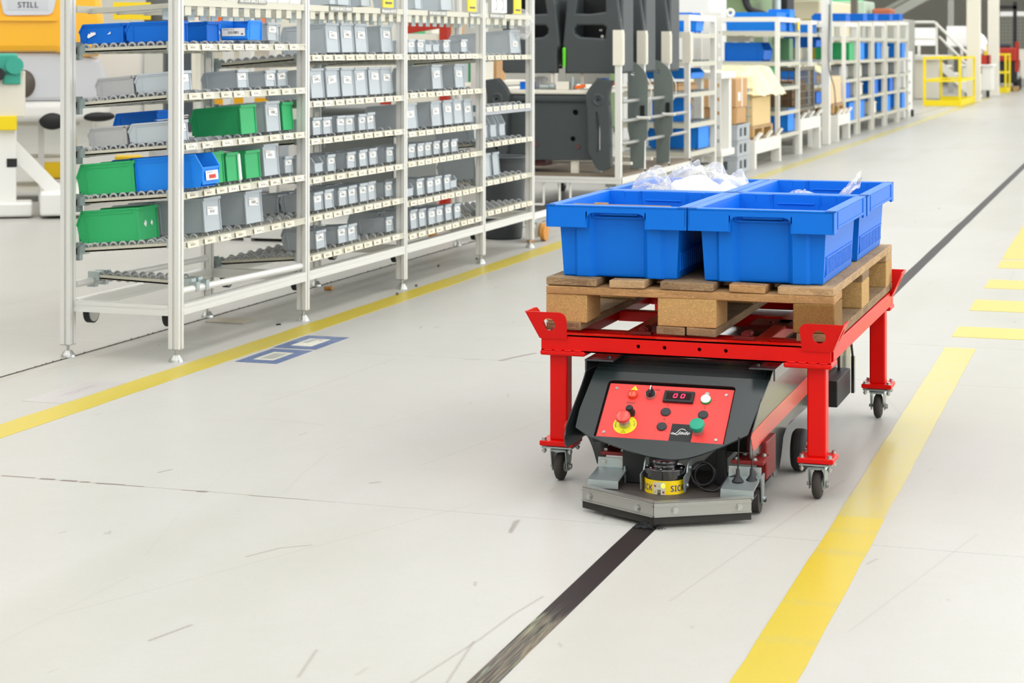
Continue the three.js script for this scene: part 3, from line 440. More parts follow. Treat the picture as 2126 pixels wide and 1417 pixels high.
// ---------------------------------------------------------------- red cart
const CX0 = -1.608, CX1 = -0.812, CA0 = 5.11, CA1 = 6.385, CT = 0.408, CB = 0.362;
const cart = thing('pallet_cart', 'red steel four-legged pallet cart on castors standing over the robot', 'cart', [-1.21, 0, 5.75]);
{
  const front = (a, inner) => { const s = poly([[CX0, CB], [CX1, CB], [CX1, CT], [CX0, CT]]); for (const x of [-1.333, -1.26, -1.164, -1.092]) hole(s, x, 0.39 - 0.004, 0.0052); return [ext(s, 0.004).translate(0, 0, -a - (inner ? 0 : 0.004)), bx(CX0, CX1, CT - 0.004, CT, a, a + 0.05), bx(CX0, CX1, CB, CB + 0.004, a, a + 0.05), bx(CX0, CX1, CB, CT, a + 0.046, a + 0.05)]; };
  part(cart, 'end_beam', front(CA0), M.red);
  part(cart, 'end_beam', rb(CX0, CX1, CB, CT, CA1 - 0.05, CA1, 0.004), M.red);
  for (const x of [CX0, CX1 - 0.05]) part(cart, 'side_beam', rb(x, x + 0.05, CB, CT, CA0 + 0.05, CA1 - 0.05, 0.004), M.red);
  for (const x of [-1.4, -1.03]) part(cart, 'inner_beam', rb(x - 0.02, x + 0.02, CB, CT - 0.012, CA0 + 0.05, CA1 - 0.05, 0.003), M.red);
  for (const a of [5.32, 5.75, 6.15]) part(cart, 'inner_cross_beam', rb(CX0 + 0.05, CX1 - 0.05, CB, CT - 0.014, a - 0.02, a + 0.02, 0.003), M.red);
  for (const x of [-1.36, -1.07]) { part(cart, 'latch', [rb(x - 0.03, x + 0.03, CT - 0.012, CT - 0.002, 5.24, 5.262, 0.002), cyl(0.011, 0.011, 0.07, x, CT - 0.004, -5.29, 'z', 12), cyl(0.016, 0.016, 0.012, x, CT - 0.004, -5.275, 'z', 6)], M.redDull); }
  part(cart, 'tow_plate', [rb(-1.12, -0.93, CT - 0.02, CT - 0.012, 5.55, 5.68, 0.002), hexBolt(0.006, 0.006, -1.06, CT - 0.012, -5.6), hexBolt(0.006, 0.006, -0.98, CT - 0.012, -5.61)], M.redDull);
  const S = new THREE.Shape(); S.moveTo(-0.075, 0); S.lineTo(0, 0); S.lineTo(0.034, 0.076); S.lineTo(-0.058, 0.076); S.quadraticCurveTo(-0.078, 0.074, -0.078, 0.055); S.lineTo(-0.075, 0); hole(S, -0.028, 0.041, 0.0175);
  const plateA = prep(ext(S, 0.005)), pp = plateA.attributes.position; for (let i = 0; i < pp.count; i++) pp.setZ(i, pp.getZ(i) + pp.getY(i) * 0.34); plateA.computeVertexNormals();
  const plateB = flip(prep(plateA.clone())), pb = plateB.attributes.position; for (let i = 0; i < pb.count; i++) { const x = pb.getX(i), z = pb.getZ(i); pb.setXYZ(i, z - pb.getY(i) * 0.34 + pb.getY(i) * 0.447, pb.getY(i), x - Math.max(0, x) + Math.max(0, x) * 0.77); } plateB.computeVertexNormals();
  for (const [x, a, sx, sz] of [[CX0, CA0, -1, 1], [CX1, CA0, 1, 1], [CX0, CA1, -1, -1], [CX1, CA1, 1, -1]]) {
    part(cart, 'corner_guide', [mirror(plateA, sx, sz).translate(x, CT - 0.012, -a), mirror(plateB, sx, sz).translate(x, CT - 0.012, -a)], M.red);
    const lx = x - sx * 0.042, la = a + sz * 0.048;                 // leg axis
    part(cart, 'weld_plate', [rb(x - sx * 0.125, x + sx * 0.003, CB - 0.012, CB + 0.002, a - sz * 0.004, a + sz * 0.09, 0.005), ...[0, 1, 2, 3].map((i) => new THREE.SphereGeometry(0.006, 8, 6).scale(2.2, 0.6, 0.7).translate(x - sx * (0.02 + i * 0.028), CB + 0.003, -a + sz * 0.001))], M.red);
    const leg = part(cart, 'leg', rb(lx - 0.025, lx + 0.025, 0.112, CB - 0.01, la - 0.025, la + 0.025, 0.005), M.red);
    part(leg, 'foot_plate', rb(lx - 0.048, lx + 0.048, 0.1, 0.114, la - 0.048, la + 0.048, 0.003), M.red);
    for (const [i, j] of [[-1, -1], [1, -1], [-1, 1], [1, 1]]) part(leg, 'bolt', [hexBolt(0.0065, 0.009, lx + i * 0.037, 0.113, -la + j * 0.037), cyl(0.004, 0.004, 0.03, lx + i * 0.037, 0.094, -la + j * 0.037, 'y', 8), cyl(0.007, 0.007, 0.006, lx + i * 0.037, 0.086, -la + j * 0.037, 'y', 6)], M.steel);
    // castor: top plate, fork with two cheeks, wheel; trailing towards the camera side
    const ca = part(cart, 'castor', [rb(lx - 0.044, lx + 0.044, 0.093, 0.098, la - 0.044, la + 0.044, 0.0015), cyl(0.026, 0.03, 0.012, lx, 0.087, -la, 'y', 20)], M.galv);
    const fk = extA([[la - 0.03, 0.086], [la + 0.034, 0.086], [la + 0.026, 0.05], [la + 0.004, 0.026], [la - 0.012, 0.026], [la - 0.022, 0.05]], 0, 0.0025);
    part(ca, 'fork', [fk.clone().translate(lx - 0.0225, 0, 0), fk.clone().translate(lx + 0.02, 0, 0), rb(lx - 0.0225, lx + 0.0225, 0.082, 0.088, la - 0.03, la + 0.034, 0.002)], M.galv);
    part(ca, 'wheel', new THREE.LatheGeometry([[0.009, -0.012], [0.03, -0.012], [0.037, -0.008], [0.0385, 0], [0.037, 0.008], [0.03, 0.012], [0.009, 0.012]].map(([r, z]) => new THREE.Vector2(r, z)), 28).rotateZ(Math.PI / 2).translate(lx, 0.0385, -la), M.tyre);
    part(ca, 'axle', [cyl(0.005, 0.005, 0.058, lx, 0.0385, -la, 'x', 10), hexBolt(0.008, 0.007, lx + 0.024, 0.0385, -la, 'x'), cyl(0.016, 0.016, 0.03, lx, 0.0385, -la, 'x', 14)], M.aluDark);
  }
}

// ---------------------------------------------------------------- pallet
const woodMap = tiled(noiseMap(1024, [[14, 0.4], [60, 0.5, 0.12], [200, 0.5, 0.08], [400, 0.25]], (v, i, j) => { const r = Math.sin(j * 0.16 + 5 * Math.sin(i * 0.005) + v * 9) * 10, k = v * 55 + r; return [176 + k, 144 + k * 0.9, 104 + k * 0.75]; }), 0.6, 0.6);
const woodDark = tiled(noiseMap(512, [[10, 0.5], [60, 0.6, 0.12], [150, 0.5, 0.08]], (v, i, j) => { const k = v * 60 + Math.sin(j * 0.2 + v * 8) * 9; return [150 + k, 127 + k * 0.95, 98 + k * 0.8]; }), 0.5, 0.5);
const endMap = tiled(noiseMap(512, [[20, 0.5], [90, 0.5], [200, 0.4]], (v, i, j) => { const k = v * 46 + Math.sin(Math.hypot(i - 250, j - 700) * 0.22 + v * 3) * 12; return [150 + k, 118 + k * 0.95, 82 + k * 0.8]; }), 0.3, 0.3);
const chipMap = tiled(canvas(512, 512, (g, w) => { g.fillStyle = '#b8945c'; g.fillRect(0, 0, w, w); for (let i = 0; i < 9000; i++) { const b = rr(0, 1); g.strokeStyle = `rgba(${136 + b * 110},${104 + b * 96},${58 + b * 76},${rr(0.35, 0.8)})`; g.lineWidth = rr(1, 3.4); const x = rnd() * w, y = rnd() * w, t = rr(0, 6.3), l = rr(4, 16); g.beginPath(); g.moveTo(x, y); g.lineTo(x + Math.cos(t) * l, y + Math.sin(t) * l); g.stroke(); } }), 0.16, 0.16);
const wood = [std('#ffffff', 0.85, 0, { map: woodMap, bumpMap: woodMap, bumpScale: 0.001 }), std('#f0e8dc', 0.88, 0, { map: woodDark, bumpMap: woodDark, bumpScale: 0.001 }), std('#f6e6cf', 0.85, 0, { map: woodMap })], chip = std('#ffffff', 0.9, 0, { map: chipMap, bumpMap: chipMap, bumpScale: 0.0012 }), chipOld = std('#b7a98c', 0.9, 0, { map: chipMap, bumpMap: chipMap, bumpScale: 0.0012 }), woodEnd = std('#ffffff', 0.9, 0, { map: endMap });
const PX = -1.614, PAA = 5.172, PY = 0.412;
const pallet = thing('pallet', 'weathered wooden pallet with chipboard blocks lying on the red cart', 'pallet', [PX + 0.4, PY, PAA + 0.6]);
{
  const plank = (x0, x1, y0, y1, a0, a1, alongA) => {              // board with worn edges; texture runs along it
    const g = prep(new RoundedBoxGeometry(x1 - x0, y1 - y0, a1 - a0, 3, 0.0035)), p = g.attributes.position; const s = rr(0, 9);
    for (let i = 0; i < p.count; i++) { const X = p.getX(i), Z = p.getZ(i); p.setXYZ(i, X + 0.0012 * Math.sin(Z * 37 + s) , p.getY(i) + 0.0012 * Math.sin(X * 41 + Z * 23 + s), Z + 0.002 * Math.sin(X * 60 + s)); }
    g.computeVertexNormals(); g.translate((x0 + x1) / 2, (y0 + y1) / 2, -(a0 + a1) / 2); boxUV(g, 1, rr(0, 1), rr(0, 1));
    if (alongA) { const u = g.attributes.uv, n = g.attributes.normal; for (let i = 0; i < u.count; i++) if (Math.abs(n.getY(i)) > 0.5) { const t = u.getX(i); u.setXY(i, u.getY(i), t); } }
    return g;
  };
  const D = [[0, 0.147], [0.182, 0.282], [0.327, 0.475], [0.518, 0.616], [0.65, 0.8]];
  D.forEach(([x0, x1], i) => part(pallet, 'deck_board', plank(PX + x0, PX + x1, PY + 0.122, PY + 0.144, PAA + rr(-0.003, 0.003), PAA + 1.2, true), wood[[1, 0, 1, 2, 0][i]], true));
  [0, 0.5275, 1.055].forEach((a, i) => part(pallet, 'cross_board', plank(PX, PX + 0.8, PY + 0.1, PY + 0.122, PAA + a, PAA + a + 0.145), wood[[2, 1, 0][i]], true));
  for (const [x0, x1] of [[0, 0.118], [0.318, 0.482], [0.69, 0.8]]) for (const [k, a] of [0, 0.5275, 1.055].entries()) part(pallet, 'block', plank(PX + x0, PX + x1, PY + 0.022, PY + 0.1, PAA + a + 0.001, PAA + a + 0.144), x0 > 0.6 && k === 0 ? chipOld : chip, true);
  for (const [x0, x1] of [[0, 0.1], [0.316, 0.396], [0.4, 0.482], [0.7, 0.8]]) part(pallet, 'bottom_board', plank(PX + x0, PX + x1, PY - 0.001, PY + 0.0218, PAA, PAA + 1.2, true), wood[1], true);
}

// ---------------------------------------------------------------- blue crates
function crateParts() {
  const H = 0.2, lvl = (i) => {                                     // outer outline of the tub at an inset from the rim, ends with recessed middle panel
    const w = 0.2 - i, l = 0.3 - i, side = (s) => [[-w, l - 0.011], [-0.128, l - 0.011], [-0.119, l], [-0.082, l], [-0.066, l - 0.02], [0.066, l - 0.02], [0.082, l], [0.119, l], [0.128, l - 0.011], [w, l - 0.011]].map(([x, z]) => [x * s, z * s]);
    return [...side(1), ...side(-1)];
  };
  const rings = [], add = (i, y) => rings.push(lvl(i).map(([x, z]) => [x, y, z]));
  const inner = (i, y) => rings.push(lvl(i).map(([x, z]) => [Math.max(-0.2 + i, Math.min(0.2 - i, x)), y, Math.sign(z) * (0.3 - i - 0.012)]));
  add(0.04, 0); add(0.038, 0.003); add(0.0265, 0.2); inner(0.03, 0.2); inner(0.045, 0.006);
  const pos = [], quad = (a, b, c, d) => pos.push(...a, ...b, ...c, ...a, ...c, ...d), n = rings[0].length;
  for (let r = 0; r + 1 < rings.length; r++) for (let k = 0; k < n; k++) quad(rings[r][k], rings[r][(k + 1) % n], rings[r + 1][(k + 1) % n], rings[r + 1][k]);
  const cap = (ring, up) => { for (let k = 1; k + 1 < n; k++) up ? pos.push(...ring[0], ...ring[k], ...ring[k + 1]) : pos.push(...ring[0], ...ring[k + 1], ...ring[k]); };
  cap(rings[0], false); cap(rings[rings.length - 1], true);
  const tub = new THREE.BufferGeometry(); tub.setAttribute('position', new THREE.Float32BufferAttribute(pos, 3)); tub.computeVertexNormals();
  const ribs = []; for (const s of [-1, 1]) { for (let k = 0; k < 18; k++) ribs.push(lb(0.005, 0.046, 0.014, s * 0.1648, 0.045, -0.225 + k * 0.026)); ribs.push(lb(0.005, 0.004, 0.47, s * 0.163, 0.02, 0), lb(0.005, 0.004, 0.47, s * 0.1668, 0.07, 0)); }
  const skirtEnd = () => { const s = new THREE.Shape(); s.moveTo(-0.199, 0.2); s.lineTo(-0.199, 0.139); s.lineTo(-0.084, 0.139); s.lineTo(-0.084, 0.158); s.quadraticCurveTo(-0.083, 0.181, -0.058, 0.181); s.lineTo(0.058, 0.181); s.quadraticCurveTo(0.083, 0.181, 0.084, 0.158); s.lineTo(0.084, 0.139); s.lineTo(0.199, 0.139); s.lineTo(0.199, 0.2); return ext(s, 0.003, 0.001); };
  const rim = [];
  for (const s of [-1, 1]) {
    rim.push(s > 0 ? skirtEnd().translate(0, 0, 0.294) : skirtEnd().translate(0, 0, -0.299));
    rim.push(rlb(0.004, 0.05, 0.598, s * 0.196, 0.174, 0, 0.0015, 1), rlb(0.006, 0.061, 0.05, s * 0.1965, 0.1695, 0.274, 0.0015, 1), rlb(0.006, 0.061, 0.05, s * 0.1965, 0.1695, -0.274, 0.0015, 1), rlb(0.007, 0.05, 0.008, s * 0.197, 0.174, 0.235, 0.001, 1), rlb(0.007, 0.05, 0.008, s * 0.197, 0.174, -0.235, 0.001, 1), rlb(0.007, 0.008, 0.47, s * 0.197, 0.153, 0, 0.001, 1), lb(0.022, 0.004, 0.54, s * 0.182, 0.151, 0));
    for (const x of [-0.084, 0.084]) rim.push(lb(0.003, 0.045, 0.026, x, 0.161, s * 0.285));
    rim.push(rlb(0.4, 0.005, 0.028, 0, 0.1985, s * 0.286, 0.002, 1), rlb(0.028, 0.005, 0.6, s * 0.186, 0.1985, 0, 0.002, 1));
  }
  const grips = []; for (const s of [-1, 1]) { const z = s * 0.262; grips.push(rlb(0.24, 0.006, 0.012, 0, 0.166, z, 0.002, 1), rlb(0.006, 0.034, 0.012, -0.12, 0.183, z, 0.002, 1), rlb(0.006, 0.034, 0.012, 0.12, 0.183, z, 0.002, 1), rlb(0.006, 0.03, 0.014, -0.075, 0.183, z, 0.002, 1), rlb(0.006, 0.03, 0.014, 0.075, 0.183, z, 0.002, 1), rlb(0.11, 0.005, 0.02, 0, 0.174, z - s * 0.004, 0.002, 1)); }
  return { tub: merge([tub, ...ribs]), rim: merge(rim), grips: merge(grips) };
}
const CP = crateParts(), CRY = PY + 0.1455;
const rimMat = M.blueCrate;
const crate0 = local('plastic_crate', 'blue plastic crate on pallet holding brown cardboard', 'crate', [PX + 0.199, CRY, PAA + 0.302], 'blue crates on the pallet');
sub(crate0, 'tub', CP.tub, M.blueCrate); sub(crate0, 'rim', CP.rim, rimMat); sub(crate0, 'hand_grip', CP.grips, M.blueCrate);
copyOf(crate0, [PX + 0.601, CRY, PAA + 0.305], 0, 'blue plastic crate on pallet beside the one holding cardboard, with film inside');
copyOf(crate0, [PX + 0.2, CRY, PAA + 0.904], 0, 'blue plastic crate on pallet heaped with clear bags of white foam');
copyOf(crate0, [PX + 0.604, CRY, PAA + 0.908], 0, 'blue plastic crate on pallet with a bag flap over its outer rim');
// contents
single('cardboard_sheet', [bx(PX + 0.06, PX + 0.34, CRY + 0.012, CRY + 0.2, PAA + 0.066, PAA + 0.07), bx(PX + 0.12, PX + 0.16, CRY + 0.19, CRY + 0.204, PAA + 0.07, PAA + 0.073)], M.card, 'brown cardboard sheet standing inside the blue crate', 'cardboard');
const lump = (cx, cy, ca, sx, sy, sa, k) => { const g = new THREE.IcosahedronGeometry(1, 5), p = g.attributes.position; for (let i = 0; i < p.count; i++) { const x = p.getX(i), y = p.getY(i), z = p.getZ(i), d = 1 + 0.1 * Math.sin(x * 5 + k) * Math.cos(z * 4 + k * 2) + 0.06 * Math.sin(y * 9 + x * 7); p.setXYZ(i, x * d * sx, y * d * sy, z * d * sa); } const q = prep(g); q.computeVertexNormals(); return q.translate(cx, cy, -ca); };
single('foam_wrap', [lump(PX + 0.24, CRY + 0.155, PAA + 0.83, 0.1, 0.075, 0.1, 1)], M.foam, 'white foam wrapped part heaped in the middle of blue crate', 'foam part');
single('foam_wrap', [lump(PX + 0.31, CRY + 0.13, PAA + 0.96, 0.065, 0.075, 0.1, 4)], M.foam, 'white foam wrapped part beside the crate partition rims', 'foam part');
single('metal_part', [lump(PX + 0.12, CRY + 0.15, PAA + 0.8, 0.05, 0.05, 0.08, 8)], M.aluDark, 'grey metal part under film in the blue crate', 'metal part');
const dome = (cx, ca, w, d, h, y0) => (u, v) => { const x = (u - 0.5) * 2, z = (v - 0.5) * 2, e = Math.max(0, 1 - Math.pow(Math.abs(x), 2.4)) * Math.max(0, 1 - Math.pow(Math.abs(z), 2.6)); return V(cx + x * w, y0 + h * Math.pow(e, 0.55), ca + z * d); };
single('plastic_bag', crumple(60, 44, dome(PX + 0.235, PAA + 0.86, 0.135, 0.2, 0.135, CRY + 0.12), 0.026, 21, 1), M.film, 'big clear crumpled bag over white foam in blue crate', 'bag');
single('plastic_bag', crumple(40, 40, dome(PX + 0.1, PAA + 0.78, 0.06, 0.12, 0.125, CRY + 0.12), 0.03, 26, 5), M.film, 'clear bag corner sticking up at the crate outer side', 'bag');
single('plastic_bag', crumple(30, 30, dome(PX + 0.32, PAA + 1.02, 0.05, 0.14, 0.09, CRY + 0.13), 0.024, 22, 9), M.film, 'low clear bag at the far inner corner of blue crate', 'bag');
single('plastic_bag', crumple(34, 34, (u, v) => V(PX + 0.6 + 0.17 * u - 0.03 * v, CRY + 0.12 + 0.13 * Math.pow(u, 1.5) * (0.75 + 0.25 * v), PAA + 0.7 + 0.22 * v), 0.02, 22, 2), M.film, 'clear bag flap standing up over the outer crate rim', 'bag');
single('plastic_bag', crumple(30, 24, (u, v) => V(PX + 0.5 + 0.24 * u, CRY + 0.15 + 0.03 * Math.sin(u * 5), PAA + 0.66 + 0.2 * v), 0.03, 34, 6), M.film, 'flat clear film lying inside the crate near its wall', 'bag');

// ---------------------------------------------------------------- tow robot under the cart
const agv = thing('tow_robot', 'black low tow robot with red control panel and yellow scanner under the cart', 'robot', [-1.215, 0, 5.5]);
{
  const SL = Math.atan2(-0.781, 0.6247), PXc = -1.2315;
  const slope = (o, lift = 0) => { const b = bases.get(agv); o.position.set(PXc - b.x, 0.175 - b.y + 0.781 * lift, -4.93 - b.z + 0.6247 * lift); o.rotation.x = SL; agv.add(o); return o; };
  // cowl: sheet with a curved lower edge and a window for the panel
  const cs = new THREE.Shape(); const q = (x, s) => [x - PXc, s];
  cs.moveTo(...q(-1.452, 0.222)); cs.lineTo(...q(-1.464, 0.08)); cs.lineTo(...q(-1.461, 0.02)); cs.quadraticCurveTo(...q(-1.43, -0.002), ...q(-1.394, -0.014)); cs.bezierCurveTo(...q(-1.32, -0.042), ...q(-1.25, -0.066), ...q(-1.184, -0.066)); cs.bezierCurveTo(...q(-1.12, -0.06), ...q(-1.06, -0.012), ...q(-1.0, 0.03)); cs.lineTo(...q(-0.972, 0.222)); cs.lineTo(...q(-1.452, 0.222));
  const win = new THREE.Path(); const wx = 0.174, wy0 = -0.005, wy1 = 0.191, wr = 0.012; win.moveTo(-wx, wy0); win.lineTo(-wx, wy1 - wr); win.quadraticCurveTo(-wx, wy1, -wx + wr, wy1); win.lineTo(wx - wr, wy1); win.quadraticCurveTo(wx, wy1, wx, wy1 - wr); win.lineTo(wx, wy0); win.lineTo(-wx, wy0); cs.holes.push(win);
  slope(mesh('cowl', ext(cs, 0.004, 0.0008, 20), M.cowl));
  slope(mesh('panel_tray', [lb(0.352, 0.2, 0.003, 0, 0.093, -0.012), lb(0.352, 0.004, 0.016, 0, 0.193, -0.006), lb(0.352, 0.004, 0.016, 0, -0.007, -0.006), lb(0.004, 0.2, 0.016, 0.176, 0.093, -0.006), lb(0.004, 0.2, 0.016, -0.176, 0.093, -0.006)], M.black));
  const bend = []; for (let i = 0; i < 6; i++) { const t0 = i / 6, t1 = (i + 1) / 6, f = (t) => [5.104 + 0.09 * t, 0.314 + 0.03 * Math.sin(t * Math.PI / 2)]; const [a0, y0] = f(t0), [a1, y1] = f(t1); bend.push(bar(V(PXc + 0.02, y0, a0), V(PXc + 0.02, y1, a1 + 0.002), 0.48, 0.004)); }
  part(agv, 'cowl_bend', bend, M.cowl);
  part(agv, 'top_plate', rb(-1.452, -0.972, 0.338, 0.344, 5.17, 6.4, 0.002), M.blackGloss);
  part(agv, 'body', rb(-1.44, -1.0, 0.11, 0.335, 5.22, 6.36, 0.01), M.black);
  for (const [x, s] of [[-1.452, -1], [-0.972, 1]]) part(agv, 'corner_bracket', [rb(x - 0.03 * (s < 0 ? 0.7 : -0.0) - (s > 0 ? 0.05 : 0), x + (s > 0 ? 0.018 : 0.06), 0.346, 0.351, 5.07, 5.3, 0.002), rb(x + s * 0.015, x + s * 0.02, 0.318, 0.351, 5.07, 5.3, 0.002), hexBolt(0.006, 0.004, x - s * 0.035, 0.351, -5.12), hexBolt(0.005, 0.004, x - s * 0.0, 0.351, -5.2)], M.blackGloss);
  // right and left side sheets with a red band
  const sideShape = () => { const s = new THREE.Shape(); s.moveTo(5.12, 0.335); s.bezierCurveTo(5.09, 0.29, 5.0, 0.25, 4.925, 0.205); s.quadraticCurveTo(4.895, 0.18, 4.903, 0.155); s.quadraticCurveTo(4.915, 0.138, 4.95, 0.139); s.lineTo(5.03, 0.137); s.quadraticCurveTo(5.1, 0.148, 5.13, 0.125); s.quadraticCurveTo(5.18, 0.09, 5.215, 0.04); s.quadraticCurveTo(5.245, 0.018, 5.285, 0.03); s.quadraticCurveTo(5.33, 0.06, 5.36, 0.115); s.quadraticCurveTo(5.43, 0.145, 5.52, 0.135); s.lineTo(5.7, 0.13); s.lineTo(6.3, 0.12); s.lineTo(6.38, 0.335); s.lineTo(5.12, 0.335); return s; };
  for (const [x, n] of [[-0.985, 1], [-1.478, -1]]) {
    const pl = part(agv, 'side_plate', extA(sideShape(), x - 0.0015, x + 0.0015), M.blackGloss);
    part(pl, 'red_band', extA([[4.905, 0.2], [4.925, 0.209], [5.2, 0.216], [5.75, 0.22], [6.32, 0.224], [6.33, 0.174], [5.7, 0.169], [5.2, 0.166], [4.955, 0.159], [4.93, 0.163]], x + (n > 0 ? 0.0016 : -0.0024), x + (n > 0 ? 0.0024 : -0.0016)), phy('#e0301c', 0.3, { clearcoat: 0.5, clearcoatRoughness: 0.1 }));
    part(agv, 'hole_strip', [bx(x - n * 0.02, x - n * 0.016, 0.318, 0.34, 5.24, 5.9), ...Array.from({ length: 14 }, (_, i) => cyl(0.003, 0.003, 0.006, x - n * 0.018, 0.329, -(5.27 + i * 0.03), 'x', 8))], M.aluDark);
  }
  part(agv, 'warning_plate', bx(-0.998, -0.99, 0.3, 0.336, 5.36, 5.5), M.mustard);
  part(agv, 'lift_arm', [rb(-1.02, -0.99, 0.215, 0.33, 5.3, 5.38, 0.004)], M.redDull);
  // rear box and stay on the right side
  part(agv, 'rear_box', rb(-0.985, -0.93, 0.09, 0.17, 5.98, 6.25, 0.004), M.black);
  part(agv, 'rear_plate', [rb(-0.965, -0.955, 0.13, 0.34, 6.2, 6.42, 0.003), bx(-0.945, -0.935, 0.07, 0.19, 6.36, 6.385), tube(V(-0.94, 0.18, 6.37), V(-0.95, 0.27, 6.37), 0.004), hexBolt(0.007, 0.006, -0.955, 0.25, -6.35, 'x')], M.blackGloss);
  // control panel
  const lett = canvas(1024, 560, (g, w, h) => {
    const X = (x) => (x + 0.17) / 0.34 * w, Y = (s) => (1 - s / 0.186) * h;
    g.fillStyle = '#ee433e'; g.fillRect(0, 0, w, h); g.fillStyle = '#1d1616'; g.textAlign = 'center'; g.textBaseline = 'middle';
    const T = (t, x, s, px, f = 'bold') => { g.font = `${f} ${px}px sans-serif`; g.fillText(t, X(x), Y(s)); };
    T('SIGAT', -0.0995, 0.121, 26); T('OFF/ON', -0.0455, 0.171, 26); T('1', 0.0015, 0.12, 26); T('2', 0.1015, 0.119, 26); T('3', 0.0005, 0.071, 26);
    g.fillStyle = '#f2e21b'; g.beginPath(); g.moveTo(X(-0.1), Y(0.182)); g.lineTo(X(-0.111), Y(0.165)); g.lineTo(X(-0.089), Y(0.165)); g.fill(); g.strokeStyle = '#222'; g.lineWidth = 3; g.stroke(); g.fillStyle = '#222'; T('!', -0.1, 0.1705, 26);
    for (const [dx, ds] of [[-0.012, 0.014], [0.016, 0.014], [-0.016, -0.013], [0.012, -0.014]]) { g.fillStyle = '#3a1c1c'; g.beginPath(); g.arc(X(-0.0005 + dx), Y(0.0455 + ds), 3.5, 0, 7); g.fill(); }
    g.fillStyle = '#151415'; g.fillRect(X(0.0252), Y(0.059), X(0.0845) - X(0.0252), h - Y(0.059));
    g.fillStyle = '#f5f5f3'; g.save(); g.translate(X(0.0575), Y(0.0305)); g.transform(1, 0, -0.18, 1, 0, 0); g.font = 'italic bold 42px serif'; g.fillText('inde', 12, 3); g.restore();
    g.strokeStyle = '#f5f5f3'; g.lineCap = 'round'; g.lineWidth = 5; g.beginPath(); g.moveTo(X(0.0275), Y(0.0265)); g.bezierCurveTo(X(0.035), Y(0.0215), X(0.042), Y(0.026), X(0.046), Y(0.036)); g.bezierCurveTo(X(0.0495), Y(0.045), X(0.06), Y(0.0445), X(0.065), Y(0.038)); g.stroke(); g.beginPath(); g.moveTo(X(0.03), Y(0.0285)); g.bezierCurveTo(X(0.037), Y(0.03), X(0.036), Y(0.022), X(0.046), Y(0.0228)); g.stroke();
  });
  const panel = slope(mesh('control_panel', faceUV(rlb(0.34, 0.186, 0.003, 0, 0.093, -0.0045, 0.001, 1), 'z'), std('#ffffff', 0.5, 0, { map: lett }), true));
  const disc = (name, x, s, list, mat) => sub(panel, name, list.map((g) => g.scale(1.22, 1.12, 1.22).rotateX(Math.PI / 2).translate(x, s, -0.003)), mat);
  const C = (r0, r1, y0, y1, seg = 24) => cyl(r1, r0, y1 - y0, 0, (y0 + y1) / 2, 0, 'y', seg);
  for (const [x, s] of [[-0.1485, 0.1678], [0.1515, 0.1655], [-0.1515, 0.0154], [0.1495, 0.0125]]) disc('screw', x, s, [C(0.0042, 0.0036, 0, 0.002, 16)], M.steel);
  disc('lens_screw', 0.1, 0.1655, [C(0.005, 0.005, 0, 0.002, 16)], M.steel);
  disc('red_lamp', -0.0995, 0.1465, [C(0.0112, 0.0108, 0, 0.007), new THREE.SphereGeometry(0.0105, 20, 10, 0, 6.3, 0, 1.57).scale(1, 0.45, 1).translate(0, 0.007, 0)], phy('#e2421c', 0.2, { clearcoat: 0.6 }));
  disc('switch_collar', -0.0505, 0.15, [C(0.0122, 0.0115, 0, 0.007)], M.steel);
  disc('switch_knob', -0.0505, 0.15, [C(0.0105, 0.01, 0.007, 0.011), rlb(0.006, 0.011, 0.021, 0.0008, 0.0155, -0.001, 0.002, 1)], M.black);
  disc('switch_mark', -0.0505, 0.15, [lb(0.002, 0.001, 0.012, 0.0008, 0.0215, -0.006)], M.foam);
  const disp = sub(panel, 'display', [rlb(0.082, 0.038, 0.008, 0.027, 0.147, 0.001, 0.002, 2)], M.black);
  sub(disp, 'display_window', lb(0.066, 0.023, 0.001, 0.027, 0.147, 0.0052), phy('#1a0508', 0.15));
  const led = std('#ff2040', 0.4, 0, { emissive: '#ff2350', emissiveIntensity: 3.2 });
  for (const x of [0.0185, 0.0385]) { const w = 0.0042, h = 0.0062, seg = []; for (const dy of [-h, h]) seg.push(lb(w * 1.7, 0.0022, 0.0006, dy * 0.18, dy, 0)); for (const sx of [-1, 1]) for (const sy of [-1, 1]) seg.push(lb(0.0022, h * 0.92, 0.0006, sx * w + sy * h * 0.09, sy * h / 2, 0)); sub(disp, 'digit', seg.map((g) => g.translate(x, 0.147, 0.006)), led); }
  disc('green_lamp', 0.1005, 0.144, [C(0.0118, 0.0112, 0, 0.006)], std('#0c8f4a', 0.3));
  disc('green_lens', 0.1005, 0.144, [C(0.0105, 0.01, 0.006, 0.008), new THREE.SphereGeometry(0.01, 20, 10, 0, 6.3, 0, 1.57).scale(1, 0.35, 1).translate(0, 0.008, 0)], std('#d8ffe6', 0.3, 0, { emissive: '#a9ffc8', emissiveIntensity: 2.2 }));
  for (const [x, s] of [[0.0005, 0.0955], [0.1015, 0.0935], [-0.0005, 0.0455]]) disc('black_button', x, s, [C(0.0112, 0.011, 0, 0.003), C(0.011, 0.0095, 0.003, 0.0045)], std('#303234', 0.6));
  disc('charge_plug', -0.0925, 0.083, [C(0.011, 0.011, 0, 0.008, 6), C(0.0085, 0.0085, 0.008, 0.02, 18), C(0.0075, 0.007, 0.02, 0.024, 18)], M.black);
